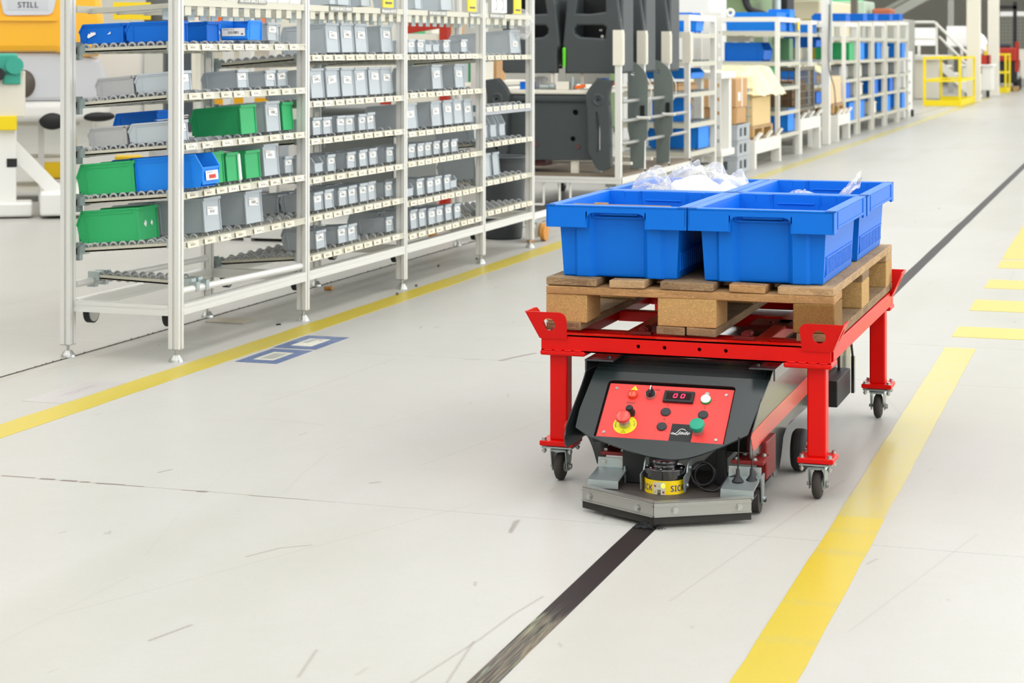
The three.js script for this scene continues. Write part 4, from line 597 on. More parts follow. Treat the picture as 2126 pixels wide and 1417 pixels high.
  const ring = canvas(256, 256, (g, w) => { g.fillStyle = '#e8e01a'; g.fillRect(0, 0, w, w); g.fillStyle = '#26240c'; g.font = 'bold 26px sans-serif'; g.textAlign = 'center'; const put = (t, c, d) => { [...t].forEach((ch, i) => { const an = c + d * (i - (t.length - 1) / 2) * 0.2; g.save(); g.translate(128 + 102 * Math.sin(an), 128 - 102 * Math.cos(an)); g.rotate(an); g.fillText(ch, 0, 8); g.restore(); }); }; put('STOP', 1.35, 1); put('EMERGENCY', -1.2, 1); g.strokeStyle = '#26240c'; g.lineWidth = 4; g.beginPath(); g.moveTo(128, 205); g.lineTo(106, 240); g.lineTo(150, 240); g.closePath(); g.stroke(); g.font = 'bold 24px sans-serif'; g.fillText('!', 128, 236); });
  sub(panel, 'stop_ring', faceUV(new THREE.CylinderGeometry(0.0315, 0.0315, 0.0008, 40).rotateX(Math.PI / 2).translate(-0.1005, 0.0455, -0.0026), 'z'), std('#ffffff', 0.5, 0, { map: ring }), true);
  disc('stop_stem', -0.1005, 0.0455, [C(0.0118, 0.0118, 0, 0.012), C(0.01, 0.0088, 0.012, 0.02)], M.steel);
  disc('stop_button', -0.1005, 0.0455, [C(0.0105, 0.0165, 0.018, 0.026), C(0.0165, 0.016, 0.026, 0.031), new THREE.SphereGeometry(0.016, 24, 10, 0, 6.3, 0, 1.57).scale(1, 0.3, 1).translate(0, 0.031, 0)], phy('#e04a40', 0.35, { clearcoat: 0.3 }));
  disc('start_stem', 0.0995, 0.0365, [C(0.0115, 0.0115, 0, 0.011)], M.steel);
  disc('start_button', 0.0995, 0.0365, [C(0.0105, 0.0105, 0.011, 0.02), C(0.0105, 0.0165, 0.02, 0.023), C(0.0165, 0.016, 0.023, 0.029), new THREE.SphereGeometry(0.016, 24, 10, 0, 6.3, 0, 1.57).scale(1, 0.16, 1).translate(0, 0.029, 0)], std('#169a7a', 0.45));
  // front bumper: V-shaped angle with a rubber lip, base plate behind
  const BL = V(-1.405, 0, 4.822), BM = V(-1.187, 0, 4.702), BR = V(-0.968, 0, 4.832);
  const seg = (p, q, y0, y1, t, off = 0) => { const d = q.clone().sub(p), n = new THREE.Vector3(-d.z, 0, d.x).normalize(); if (n.z < 0) n.negate(); const g = bar(p.clone().setY((y0 + y1) / 2).addScaledVector(n, off), q.clone().setY((y0 + y1) / 2).addScaledVector(n, off), t, y1 - y0); return g; };
    const plan = new THREE.Shape(); [[-1.405, 4.824], [-1.187, 4.704], [-0.968, 4.834], [-0.975, 5.14], [-1.4, 5.14]].forEach(([x, a], i) => i ? plan.lineTo(x, a) : plan.moveTo(x, a));
  part(agv, 'base_plate', ext(plan, 0.004).rotateX(-Math.PI / 2).translate(0, 0.052, 0), std('#4b4440', 0.55, 0.3));
  const bump = part(agv, 'bumper', [seg(BL, BM, 0.029, 0.0645, 0.004), seg(BM, BR, 0.029, 0.0645, 0.004), seg(BL, BM, 0.062, 0.0655, 0.02, -0.008), seg(BM, BR, 0.062, 0.0655, 0.02, -0.008), seg(BL, BM, 0.054, 0.057, 0.007, 0.002), seg(BM, BR, 0.054, 0.057, 0.007, 0.002), seg(BL, BM, 0.029, 0.032, 0.008, 0.002), seg(BM, BR, 0.029, 0.032, 0.008, 0.002)], std('#a9a8a3', 0.34, 0.75));
  part(agv, 'rubber_lip', [seg(BL, BM, 0.01, 0.031, 0.005, -0.001), seg(BM, BR, 0.01, 0.031, 0.005, -0.001)], M.rubber);
  const bristle = []; for (let i = 0; i < 60; i++) bristle.push(tube(V(-1.2 + rr(-0.03, 0.04), 0.014, 4.71 + rr(-0.004, 0.01)), V(-1.2 + rr(-0.04, 0.045), 0.003, 4.695 + rr(-0.012, 0.006)), 0.0009, 4)); const bs = part(agv, 'brush', bristle, M.black); bs.userData.kind = 'stuff';
  for (const [p, q, t] of [[BL, BM, 0.1], [BL, BM, 0.78], [BM, BR, 0.22], [BM, BR, 0.88]]) { const c = p.clone().lerp(q, t), an = Math.atan2(-(q.z - p.z), q.x - p.x); part(bump, 'bolt', hexBolt(0.0065, 0.006, 0, 0, 0, 'z').rotateY(an).translate(c.x, 0.0435, c.z + 0.003), M.steel); }
  // two galvanised wheel covers, red mounts, front wheels
  for (const [x0, x1, xb0, xb1, s] of [[-1.4, -1.318, -1.412, -1.338, -1], [-1.05, -0.965, -1.075, -0.985, 1]]) {
    const pts = [[4.845, 0.058], [4.848, 0.078], [4.945, 0.092], [4.949, 0.116], [4.953, 0.116], [4.95, 0.088], [4.852, 0.074], [4.849, 0.058]];
    const cov = part(agv, 'wheel_cover', [extA(pts, x0, x1, 0.0006)], M.galv);
    for (const t of [0.2, 0.8]) part(cov, 'bolt', hexBolt(0.0065, 0.006, x0 + (x1 - x0) * t, 0.105, -4.947, 'z'), M.steel);
    const mt = part(agv, 'wheel_mount', [rb(x0 + 0.005, x1 + 0.004, 0.12, 0.13, 4.955, 5.05, 0.002), rb(x0 + 0.025, x1 - 0.02, 0.13, 0.2, 5.05, 5.08, 0.003)], M.redDull);
    for (const [t, a] of [[0.2, 4.97], [0.75, 4.97], [0.3, 5.03], [0.9, 5.03]]) part(mt, 'bolt', hexBolt(0.006, 0.006, x0 + (x1 - x0) * t, 0.13, -a), M.steel);
    const wx = s > 0 ? x1 - 0.012 : x1 - 0.02; part(agv, 'front_wheel', [cyl(0.032, 0.032, 0.022, wx, 0.034, -4.945, 'x', 24), cyl(0.006, 0.006, 0.05, wx, 0.036, -4.945, 'x', 10)], M.tyre);
    part(agv, 'wheel_bracket', [extA([[4.925, 0.1], [4.965, 0.1], [4.956, 0.028], [4.936, 0.028]], wx + 0.014, wx + 0.018), hexBolt(0.007, 0.007, wx + 0.018, 0.038, -4.945, 'x')], M.galv);
  }
  part(agv, 'inner_frame', [rb(-1.33, -1.262, 0.057, 0.15, 4.935, 5.0, 0.002), rb(-1.09, -1.066, 0.057, 0.17, 4.98, 5.01, 0.002), rb(-1.42, -1.0, 0.12, 0.22, 5.1, 5.2, 0.004)], M.black);
  part(agv, 'red_leg', [rb(-1.0, -0.972, 0.06, 0.16, 5.06, 5.19, 0.004)], M.redDull);
  // drive wheels
  for (const [x, s] of [[-0.955, 1], [-1.45, -1]]) { const w = part(agv, 'drive_wheel', new THREE.LatheGeometry([[0.034, -0.02], [0.05, -0.021], [0.058, -0.014], [0.0595, -0.005], [0.0583, -0.004], [0.0595, -0.003], [0.0595, 0.003], [0.0583, 0.004], [0.0595, 0.005], [0.058, 0.014], [0.05, 0.021], [0.034, 0.02]].map(([r, z]) => new THREE.Vector2(r, z)), 36).rotateZ(Math.PI / 2).translate(x, 0.0605, -5.47), M.tyreBlack); part(w, 'hub', [cyl(0.035, 0.035, 0.03, x, 0.0605, -5.47, 'x', 24), cyl(0.012, 0.012, 0.044, x, 0.0605, -5.47, 'x', 14)], M.redDull); part(w, 'hub_bolts', [0, 1, 2, 3, 4].map((i) => hexBolt(0.004, 0.004, s > 0 ? x + 0.015 : x - 0.019, 0.0605 + 0.022 * Math.sin(i * 1.257), -5.47 + 0.022 * Math.cos(i * 1.257), 'x')), M.steel); }
  // laser scanner
  const SX = -1.202, SA = 4.882, SD = -0.008, wrap = canvas(1024, 128, (g, w, h) => {
    g.fillStyle = '#f2cf06'; g.fillRect(0, 0, w, h); const at = (deg) => w * (0.5 + deg / 360);   // 0 deg looks at +z, growing towards +x
    g.fillStyle = '#1f2c86'; g.textAlign = 'center'; g.textBaseline = 'middle'; g.font = 'bold 62px sans-serif'; g.fillText('SICK', at(52), h * 0.45); g.fillText('SICK', at(-48), h * 0.45);
    g.fillStyle = '#cfcbb4'; g.beginPath(); g.roundRect(at(-22), 10, at(14) - at(-22), 104, 12); g.fill();
    const dot = (d, y, c, r = 9) => { g.fillStyle = c; g.beginPath(); g.arc(at(d), y, r, 0, 7); g.fill(); }; dot(-15, 40, '#9d3350'); dot(-3, 40, '#b8ad33', 6); dot(-14, 84, '#b7a11c', 7); dot(9, 84, '#8f3348', 9); g.fillStyle = '#4b4b40'; g.fillRect(at(-8), 66, 26, 38); g.strokeStyle = '#d8d4bb'; g.lineWidth = 2; g.strokeRect(at(-6), 74, 13, 10);
  });
  const sc = part(agv, 'scanner', [cyl(0.0525, 0.0525, 0.044, SX, 0.077 + SD, -SA, 'y', 48), cyl(0.0525, 0.048, 0.006, SX, 0.0555 + SD, -SA, 'y', 48)], M.yellow);
  part(sc, 'printed_band', (() => { const half = []; for (const [t0, t1] of [[-Math.PI, 0], [0, Math.PI]]) { const g = new THREE.CylinderGeometry(0.0532, 0.0532, 0.043, 32, 1, true, t0, t1 - t0), u = g.attributes.uv; for (let i = 0; i < u.count; i++) u.setX(i, 0.5 + (t0 + u.getX(i) * (t1 - t0)) / (2 * Math.PI)); half.push(g.translate(SX, 0.077 + SD, -SA)); } return half; })(), std('#ffffff', 0.4, 0, { map: wrap }), true);
  part(sc, 'signal_light', new THREE.SphereGeometry(0.0052, 14, 10).scale(1, 1.15, 0.35).translate(SX + 0.0525 * Math.sin(8 * R), 0.0865 + SD, -SA + 0.0532 * Math.cos(8 * R)), std('#d8ff4a', 0.4, 0, { emissive: '#c8ff3a', emissiveIntensity: 1.6 }));
  part(sc, 'optics', new THREE.LatheGeometry([[0.0525, 0.099], [0.0525, 0.122], [0.051, 0.126], [0.038, 0.127], [0.031, 0.131], [0.033, 0.136], [0.036, 0.144], [0, 0.145]].map(([r, y]) => new THREE.Vector2(r, y)), 48).translate(SX, SD, -SA), phy('#0d0e10', 0.12, { clearcoat: 0.5 }));
  part(sc, 'screws', [[-0.03, 0.034], [0.03, 0.034], [0, 0.046], [-0.045, 0.01], [0.045, 0.01]].map(([x, z]) => cyl(0.0025, 0.0025, 0.002, SX + x, 0.1275 + SD, -SA + z, 'y', 8)), M.steel);
  for (const s of [-1, 1]) part(agv, 'scanner_bracket', [extA([[SA - 0.03, 0.06], [SA - 0.034, 0.1], [SA + 0.0, 0.105], [SA + 0.02, 0.132], [SA + 0.05, 0.132], [SA + 0.05, 0.1], [SA + 0.0, 0.07]], SX + s * 0.057 - 0.0015, SX + s * 0.057 + 0.0015), hexBolt(0.005, 0.004, SX + s * 0.06, 0.075, -SA + 0.01, 'x'), hexBolt(0.005, 0.004, SX + s * 0.06, 0.115, -SA - 0.02, 'x')], M.galv);
  part(agv, 'cable_coil', [new THREE.TorusGeometry(0.03, 0.003, 8, 32).rotateY(0.3).translate(-1.115, 0.095, -4.93), new THREE.TorusGeometry(0.028, 0.003, 8, 32).rotateY(0.5).rotateX(0.1).translate(-1.11, 0.09, -4.94), curve([V(-1.14, 0.075, 4.92), V(-1.1, 0.06, 4.9), V(-1.07, 0.062, 4.9), V(-1.05, 0.085, 4.93), V(-1.03, 0.094, 4.94)], 0.003)], M.black);
  for (const [x, a, t] of [[-1.017, 4.905, 0.003], [-0.985, 4.925, 0.0]]) { const an = part(agv, 'antenna', new THREE.LatheGeometry([[0, 0.03], [0.0045, 0.03], [0.0055, 0.014], [0.012, 0.004], [0.015, 0.001], [0.015, -0.002], [0, -0.002]].map(([r, y]) => new THREE.Vector2(r, y)), 22).translate(x, 0.088, -a), M.black); part(an, 'whip', tube(V(x, 0.11, a), V(x + t, 0.2, a), 0.0022, 8), M.black); }
}

// ---------------------------------------------------------------- bucket, dolly and assembly trolley beyond the rack
{
  const b = thing('waste_bin', 'round black plastic waste bin standing behind the rack end', 'waste bin', [-3.87, 0, 11.5]);
  part(b, 'body', new THREE.LatheGeometry([[0, 0.003], [0.115, 0.003], [0.12, 0.01], [0.146, 0.47], [0.15, 0.475], [0.152, 0.5], [0.158, 0.502], [0.158, 0.51], [0.145, 0.51], [0.14, 0.47], [0.112, 0.02], [0, 0.02]].map(([r, y]) => new THREE.Vector2(r, y)), 40).translate(-3.87, 0, -11.5), std('#33383b', 0.5));
  part(b, 'rim', new THREE.TorusGeometry(0.152, 0.007, 8, 40).rotateX(Math.PI / 2).translate(-3.87, 0.506, -11.5), std('#3b4144', 0.5));
  const d = thing('tube_dolly', 'white tube dolly on orange wheels beside the last rack post', 'dolly', [-3.95, 0, 11.9]);
  part(d, 'post', [tube(V(-3.63, 0.14, 11.32), V(-3.63, 0.42, 11.32), 0.018, 14), new THREE.SphereGeometry(0.018, 12, 8).translate(-3.63, 0.42, -11.32)], M.whitePaint);
  part(d, 'frame', [bx(-4.3, -3.61, 0.14, 0.17, 11.3, 11.34), bx(-4.3, -4.26, 0.14, 0.17, 11.3, 12.4), bx(-3.65, -3.61, 0.14, 0.17, 11.3, 12.4)], M.whitePaint);
  part(d, 'castor_fork', [rb(-3.66, -3.6, 0.11, 0.14, 11.29, 11.35, 0.004), bx(-3.648, -3.644, 0.03, 0.12, 11.29, 11.35), bx(-3.596, -3.592, 0.03, 0.12, 11.32, 11.42)], M.galv);
  for (const [x, a] of [[-3.625, 11.3], [-3.575, 11.42]]) part(d, 'wheel', cyl(0.055, 0.055, 0.028, x, 0.056, -a, 'x', 24), M.orangeTyre);
  part(d, 'wheel', cyl(0.05, 0.05, 0.03, -4.28, 0.051, -12.3, 'x', 20), M.orangeTyre); part(d, 'wheel', cyl(0.05, 0.05, 0.03, -3.63, 0.051, -12.35, 'x', 20), M.orangeTyre); part(d, 'wheel', cyl(0.05, 0.05, 0.03, -4.28, 0.051, -11.35, 'x', 20), M.orangeTyre);
}
const trolley = thing('assembly_trolley', 'pale aluminium assembly trolley carrying dark truck chassis shells', 'trolley', [-4.2, 0, 14.6]);
{
  const x0 = -4.75, x1 = -3.6, a0 = 13.33, a1 = 15.5;
  for (const a of [a0, a1]) part(trolley, 'end_beam', [bx(x0, x1, 0.22, 0.265, a - 0.022, a + 0.022), bx(x0, x1, 0.222, 0.236, a - 0.025, a - 0.02), bx(x0, x1, 0.248, 0.262, a - 0.025, a - 0.02)], M.alu);
  for (const x of [x0, x1 - 0.04]) part(trolley, 'side_beam', bx(x, x + 0.04, 0.22, 0.265, a0, a1), M.alu);
  part(trolley, 'floor_board', bx(x0, x1, 0.265, 0.285, a0 + 0.03, a1), std('#7d705f', 0.7));
  for (const a of [13.33, 14.0, 14.75, 15.45]) { const p = part(trolley, 'post', bx(x1 - 0.042, x1, 0.265, 1.1, a - 0.021, a + 0.021), M.alu); part(p, 'post_sleeve', [bx(x1 - 0.055, x1 + 0.012, 1.06, 1.31, a - 0.03, a + 0.03), bx(x1 + 0.012, x1 + 0.018, 1.07, 1.29, a - 0.02, a + 0.02)], M.cream); }
  for (const a of [13.4, 15.4]) part(trolley, 'post', bx(x0, x0 + 0.042, 0.265, 1.1, a - 0.021, a + 0.021), M.alu);
  part(trolley, 'worktop', rb(x0, -3.8, 0.855, 0.882, 13.36, 15.4, 0.004), M.cream);
  for (const [y] of [[0.5], [0.66], [0.8]]) part(trolley, 'side_rail', tube(V(x1 - 0.02, y, 13.4), V(x1 - 0.02, y, 15.4), 0.014), M.aluDark);
  part(trolley, 'lower_rail', [bx(x0, x1, 0.34, 0.36, 13.6, 13.64), bx(x0, x1, 0.34, 0.36, 14.2, 14.24), bx(-4.0, -3.95, 0.285, 0.42, 13.42, 13.46)], M.cream);
  for (const [x, a] of [[x0 + 0.1, 13.45], [x1 - 0.1, 13.45], [x0 + 0.1, 15.35], [x1 - 0.1, 15.35]]) { const w = part(trolley, 'castor', [cyl(0.06, 0.06, 0.035, x, 0.061, -a, 'x', 24)], M.tyreBlack); part(w, 'castor_fork', [bx(x - 0.025, x - 0.02, 0.05, 0.2, a - 0.03, a + 0.03), bx(x + 0.02, x + 0.025, 0.05, 0.2, a - 0.03, a + 0.03), bx(x - 0.04, x + 0.04, 0.19, 0.22, a - 0.04, a + 0.04)], M.galv); }
  for (const [xc, a] of [[-4.22, 13.34], [-4.02, 13.34]]) part(trolley, 'stirrup', [tube(V(xc - 0.04, 0.06, a), V(xc - 0.04, 0.22, a), 0.009), tube(V(xc + 0.04, 0.06, a), V(xc + 0.04, 0.22, a), 0.009), tube(V(xc - 0.04, 0.06, a), V(xc + 0.04, 0.06, a), 0.009)], M.white);
}
function shellTop(x0, dir, a, label) {                              // upper chassis shell: frame with a window, hollow lower panel, deep side cheek
  const t = thing('chassis_shell', label, 'truck part', [x0 + dir * 0.22, 1.0, a + 0.15], 'dark chassis shells on the trolley');
  const s = new THREE.Shape(), X = (v) => v; [[0.0, 1.2], [0.02, 1.17], [0.02, 1.0], [0.42, 1.0], [0.44, 1.02], [0.44, 1.3], [0.4, 1.62], [0.1, 1.66], [0.03, 1.5]].forEach(([x, y], i) => i ? s.lineTo(X(x), y) : s.moveTo(X(x), y));
  const w = new THREE.Path(); [[0.09, 1.32], [0.11, 1.345], [0.3, 1.345], [0.325, 1.33], [0.315, 1.25], [0.13, 1.262], [0.095, 1.285]].forEach(([x, y], i) => i ? w.lineTo(x, y) : w.moveTo(x, y)); s.holes.push(w);
  const w2 = new THREE.Path(); [[0.1, 1.43], [0.12, 1.56], [0.32, 1.55], [0.32, 1.44], [0.2, 1.425]].forEach(([x, y], i) => i ? w2.lineTo(x, y) : w2.moveTo(x, y)); s.holes.push(w2);
  const w3 = new THREE.Path(); [[0.1, 1.02], [0.1, 1.17], [0.16, 1.2], [0.32, 1.2], [0.36, 1.17], [0.36, 1.02]].forEach(([x, y], i) => i ? w3.lineTo(x, y) : w3.moveTo(x, y)); s.holes.push(w3);
  const m = (g) => (dir < 0 ? mirror(prep(g), -1, 1) : g).translate(x0, 0, 0);
  part(t, 'face', m(ext(s, 0.03, 0.014, 8).translate(0, 0, -a - 0.05)), M.darkPlastic);
  part(t, 'hollow', m(lb(0.3, 0.22, 0.02, 0.23, 1.11, -a - 0.13)), M.darkPlastic);
  part(t, 'cheek', m(merge([rlb(0.05, 0.62, 0.3, 0.415, 1.31, -a - 0.2, 0.02, 3), rlb(0.4, 0.03, 0.28, 0.22, 1.225, -a - 0.19, 0.01, 2), rlb(0.05, 0.5, 0.28, 0.045, 1.3, -a - 0.19, 0.02, 2)])), M.darkPlastic);
  part(t, 'added_dark_back', m(lb(0.36, 0.6, 0.01, 0.22, 1.33, -a - 0.34)), M.black);  // black sheet added so the shell windows show dark, standing in for shade
  part(t, 'clip', m(merge([lb(0.02, 0.012, 0.02, 0.27, 1.31, -a - 0.07), cyl(0.012, 0.012, 0.02, 0.285, 1.265, -a - 0.06, 'z', 10), cyl(0.008, 0.008, 0.004, 0.425, 1.38, -a - 0.02, 'z', 10)])), M.steel);
}
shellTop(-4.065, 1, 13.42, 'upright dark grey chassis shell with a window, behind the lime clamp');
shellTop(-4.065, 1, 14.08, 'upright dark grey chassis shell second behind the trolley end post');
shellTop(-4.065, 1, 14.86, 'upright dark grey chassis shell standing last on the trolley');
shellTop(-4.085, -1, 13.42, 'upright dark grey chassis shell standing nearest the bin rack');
{
  const t = thing('chassis_tub', 'big dark grey chassis tub hanging under the trolley worktop', 'truck part', [-4.15, 0.29, 13.4]);
  const s = poly([[-4.5, 0.4], [-4.44, 0.372], [-3.8, 0.38], [-3.79, 0.845], [-4.5, 0.845]]); for (const [x, y, r] of [[-4.29, 0.72, 0.02], [-3.96, 0.72, 0.02], [-3.98, 0.53, 0.018]]) hole(s, x, y, r);
  part(t, 'panel', [ext(s, 0.02, 0.006).translate(0, 0, -13.42), rlb(0.7, 0.06, 0.06, -4.14, 0.82, -13.4, 0.025, 4), rlb(0.66, 0.44, 0.02, -4.14, 0.6, -13.5, 0.008, 2)], M.darkPlastic);
  part(t, 'plug', [cyl(0.022, 0.022, 0.01, -4.26, 0.49, -13.392, 'z', 16), cyl(0.018, 0.018, 0.01, -3.94, 0.478, -13.392, 'z', 16)], std('#5a3a3c', 0.6));
  part(t, 'undertray', [bx(-4.45, -4.2, 0.33, 0.375, 13.44, 13.9)], std('#4d2628', 0.6));
  part(t, 'stand', [bx(-4.45, -4.4, 0.286, 0.4, 13.5, 13.55), bx(-3.85, -3.8, 0.286, 0.4, 13.5, 13.55)], M.aluDark);
  for (const [x0, d, l] of [[-3.86, 1, 'dark grey fender frame with a long slot beside the trolley post'], [-4.43, -1, 'dark grey fender frame with a long slot behind the rack bay']]) {
    const f = thing('fender', l, 'truck part', [x0 + d * 0.1, 0.29, 13.36], 'fender frames on the trolley'), sh = new THREE.Shape(); sh.moveTo(0, 0.84); sh.quadraticCurveTo(0.02, 0.9, 0.09, 0.965); sh.lineTo(0.2, 0.95); sh.quadraticCurveTo(0.155, 0.86, 0.18, 0.72); sh.lineTo(0.185, 0.34); sh.quadraticCurveTo(0.13, 0.29, 0.08, 0.33); sh.lineTo(0.02, 0.44); sh.lineTo(0.015, 0.7); sh.lineTo(0, 0.84);
    const sl = new THREE.Path(); [[0.075, 0.74], [0.1, 0.73], [0.118, 0.6], [0.118, 0.46], [0.08, 0.43], [0.072, 0.6]].forEach(([x, y], i) => i ? sl.lineTo(x, y) : sl.moveTo(x, y)); sh.holes.push(sl); hole(sh, 0.095, 0.815, 0.018);
    const m = (g) => (d < 0 ? mirror(prep(g), -1, 1) : g).translate(x0, 0, 0);
    part(f, 'frame', m(ext(sh, 0.06, 0.007, 10).translate(0, 0, -13.37)), M.darkPlastic); part(f, 'boss', m(new THREE.TorusGeometry(0.035, 0.014, 10, 24).translate(0.095, 0.815, -13.31)), M.darkPlastic);
  }
  // long curved plates on the trolley side
  for (const [a, l] of [[13.88, 'long grey curved side plate on the second trolley post'], [14.66, 'long grey curved side plate on the third trolley post']]) {
    const q = thing('side_plate', l, 'truck part', [-3.6, 0.3, a], 'grey side plates'), sh = new THREE.Shape(); const x = -3.7; sh.moveTo(x, 1.09); sh.lineTo(x + 0.03, 1.085); sh.quadraticCurveTo(x + 0.14, 1.05, x + 0.155, 0.93); sh.lineTo(x + 0.15, 0.52); sh.lineTo(x + 0.13, 0.5); sh.lineTo(x + 0.125, 0.3); sh.lineTo(x + 0.022, 0.29); sh.lineTo(x + 0.018, 0.5); sh.lineTo(x, 0.58); sh.lineTo(x, 1.09);
    for (const y of [0.985, 1.005]) { const p = new THREE.Path(); p.moveTo(x + 0.025, y); p.lineTo(x + 0.05, y - 0.006); p.lineTo(x + 0.05, y + 0.002); p.lineTo(x + 0.025, y + 0.008); sh.holes.push(p); }
    part(q, 'plate', [ext(sh, 0.006, 0.002).translate(0, 0, -a), bx(x + 0.01, x + 0.13, 0.495, 0.505, a - 0.012, a - 0.006)], M.plate);
    part(q, 'knob', [cyl(0.012, 0.012, 0.09, x + 0.13, 0.67, -a + 0.03, 'x', 12), cyl(0.014, 0.014, 0.02, x + 0.085, 0.67, -a + 0.03, 'x', 12)], M.whitePaint); part(q, 'hook', bx(x + 0.1, x + 0.13, 0.68, 0.76, a - 0.02, a + 0.03), M.black);
    part(q, 'cord', curve([V(x + 0.13, 0.98, a + 0.02), V(x + 0.17, 0.9, a + 0.02), V(x + 0.16, 0.8, a + 0.02), V(x + 0.12, 0.75, a + 0.02)], 0.004, 20, 6), M.white);
  }
  // tools on the worktop
  const T = (n, l, c, at) => thing(n, l, c, at);
  let k = T('toggle_clamp', 'toggle clamp with lime green handle upright on the worktop', 'clamp', [-4.05, 0.882, 13.42]);
  part(k, 'handle', [cyl(0.013, 0.011, 0.13, -4.05, 1.11, -13.42, 'y', 14), new THREE.SphereGeometry(0.013, 12, 8).translate(-4.05, 1.175, -13.42)], M.lime); part(k, 'lever', [bx(-4.06, -4.04, 0.94, 1.05, 13.41, 13.43)], M.steel); part(k, 'base', rb(-4.1, -4.01, 0.883, 0.94, 13.39, 13.46, 0.004), M.cream);
  k = T('cutter', 'orange handled tool lying on worktop beside the clamp', 'tool', [-3.93, 0.882, 13.42]); part(k, 'handle', rb(-0.04, 0.04, -0.012, 0.012, -0.012, 0.012, 0.006).rotateZ(0.2).translate(-3.93, 0.905, -13.42), M.tool); part(k, 'blade', bx(-3.9, -3.8, 0.883, 0.89, 13.41, 13.43), M.steel);
  k = T('cutter', 'orange handled tool lying on worktop by the trolley post', 'tool', [-3.72, 0.882, 13.6]); part(k, 'handle', rb(-0.035, 0.035, -0.01, 0.01, -0.01, 0.01, 0.005).rotateZ(0.3).translate(-3.75, 0.915, -13.6), M.tool); part(k, 'blade', bx(-3.82, -3.77, 0.883, 0.905, 13.59, 13.61), M.steel);
  single('parts_box', [rb(-4.38, -4.29, 0.883, 0.935, 13.4, 13.5, 0.003), bx(-4.38, -4.29, 0.935, 0.938, 13.395, 13.505)], M.blueBin, 'small blue printed box on the worktop near the rack', 'box');
  single('spacer_post', [bx(-4.16, -4.14, 0.883, 1.0, 13.45, 13.47), bx(-4.17, -4.13, 0.883, 0.89, 13.44, 13.48)], M.cream, 'slim cream upright on worktop between the clamp and blue box', 'upright', 'worktop uprights');
  single('spacer_post', [bx(-3.95, -3.93, 0.883, 1.0, 13.5, 13.52), bx(-3.96, -3.92, 0.883, 0.89, 13.49, 13.53)], M.cream, 'slim cream upright on worktop between clamp and orange tool', 'upright', 'worktop uprights');
  single('fitting', [cyl(0.03, 0.03, 0.09, -4.28, 0.93, -13.6, 'y', 14), cyl(0.016, 0.016, 0.05, -4.24, 0.95, -13.57, 'z', 12), bx(-4.35, -4.3, 0.883, 0.97, 13.58, 13.62)], M.white, 'white pipe fitting standing on the worktop', 'fitting');
  single('fitting', [cyl(0.018, 0.018, 0.07, -4.2, 0.902, -13.43, 'x', 12), cyl(0.02, 0.02, 0.04, -4.14, 0.905, -13.43, 'x', 12), bx(-4.01, -3.97, 0.883, 0.95, 13.43, 13.47), cyl(0.012, 0.012, 0.09, -3.99, 0.93, -13.42, 'y', 10)], M.galv, 'steel fixture parts lying around the clamp base', 'fixture');
  single('parts_box', [bx(-3.86, -3.8, 0.883, 0.96, 13.62, 13.7), bx(-3.865, -3.795, 0.955, 0.962, 13.615, 13.705)], M.blueBin, 'small blue box on worktop behind the fender frame', 'box');
}

// ---------------------------------------------------------------- white shelves along the aisle
const SH = { n: 0 };
function shelfRack(label, x0, x1, a0, a1, H, levels, mat = M.white) {
  const t = thing('shelf_rack', label, 'shelf', [(x0 + x1) / 2, 0, (a0 + a1) / 2], 'white shelves along the aisle'), w = 0.045;
  for (const x of [x0, x1 - w]) for (const a of [a0, a1 - w]) part(t, 'post', bx(x, x + w, 0, H, a, a + w), mat);
  for (const a of [a0, a1 - w]) part(t, 'top_beam', bx(x0 + w, x1 - w, H - 0.05, H, a, a + w), mat);
  for (const x of [x0, x1 - w]) part(t, 'side_beam', bx(x, x + w, H - 0.05, H, a0 + w, a1 - w), mat);
  for (const y of levels) { const s = part(t, 'shelf', [bx(x0 + w, x1 - w, y - 0.012, y, a0 + 0.01, a1 - 0.01)], M.aluDark); part(s, 'front_rail', bx(x1 - w + 0.005, x1 + 0.004, y - 0.035, y + 0.004, a0 + w, a1 - w), M.rail); part(s, 'end_rail', bx(x0 + w, x1 - w, y - 0.035, y + 0.004, a0 - 0.004, a0 + 0.02), M.rail); const rl = []; for (let k = 0; k < 7; k++) rl.push(cyl(0.012, 0.012, (x1 - x0) - 2 * w, (x0 + x1) / 2, y + 0.004, -(a0 + w + 0.05 + k * (a1 - a0 - 2 * w - 0.1) / 6), 'x', 8)); part(s, 'rollers', rl, M.galv); }
  return t;
}
function onRack(col, mat, L, W, H, x, y, a, label, scoopOut = true) { return bin({ L, W, H, mat, at: [x, y + 0.014, a], turn: scoopOut ? Math.PI : 0, tilt: 0, label, group: 'bins on the aisle shelves', card: 0 }); }
shelfRack('white tube shelf beyond the trolley with blue bins inside', -4.35, -3.72, 15.95, 17.0, 1.46, [1.3, 1.06, 0.8, 0.54, 0.3, 0.15]);
onRack('blue', M.blueLight, 0.4, 0.3, 0.17, -3.95, 1.3, 16.5, 'big blue scoop bin on top shelf of the rack next to trolley');
onRack('blue', M.blueLight, 0.35, 0.2, 0.1, -4.05, 1.3, 16.15, 'low blue scoop bin inside the top shelf near trolley');
onRack('blue', M.blueLight, 0.4, 0.5, 0.09, -3.97, 0.9, 16.5, 'wide blue bin in the middle of rack next to trolley');
onRack('blue', M.blueLight, 0.3, 0.2, 0.22, -3.95, 0.54, 16.3, 'narrow blue bin above the big crate, rack next to trolley');
onRack('blue', M.blueLight, 0.45, 0.42, 0.22, -3.97, 0.3, 16.6, 'large light blue bin low in rack next to trolley', false);
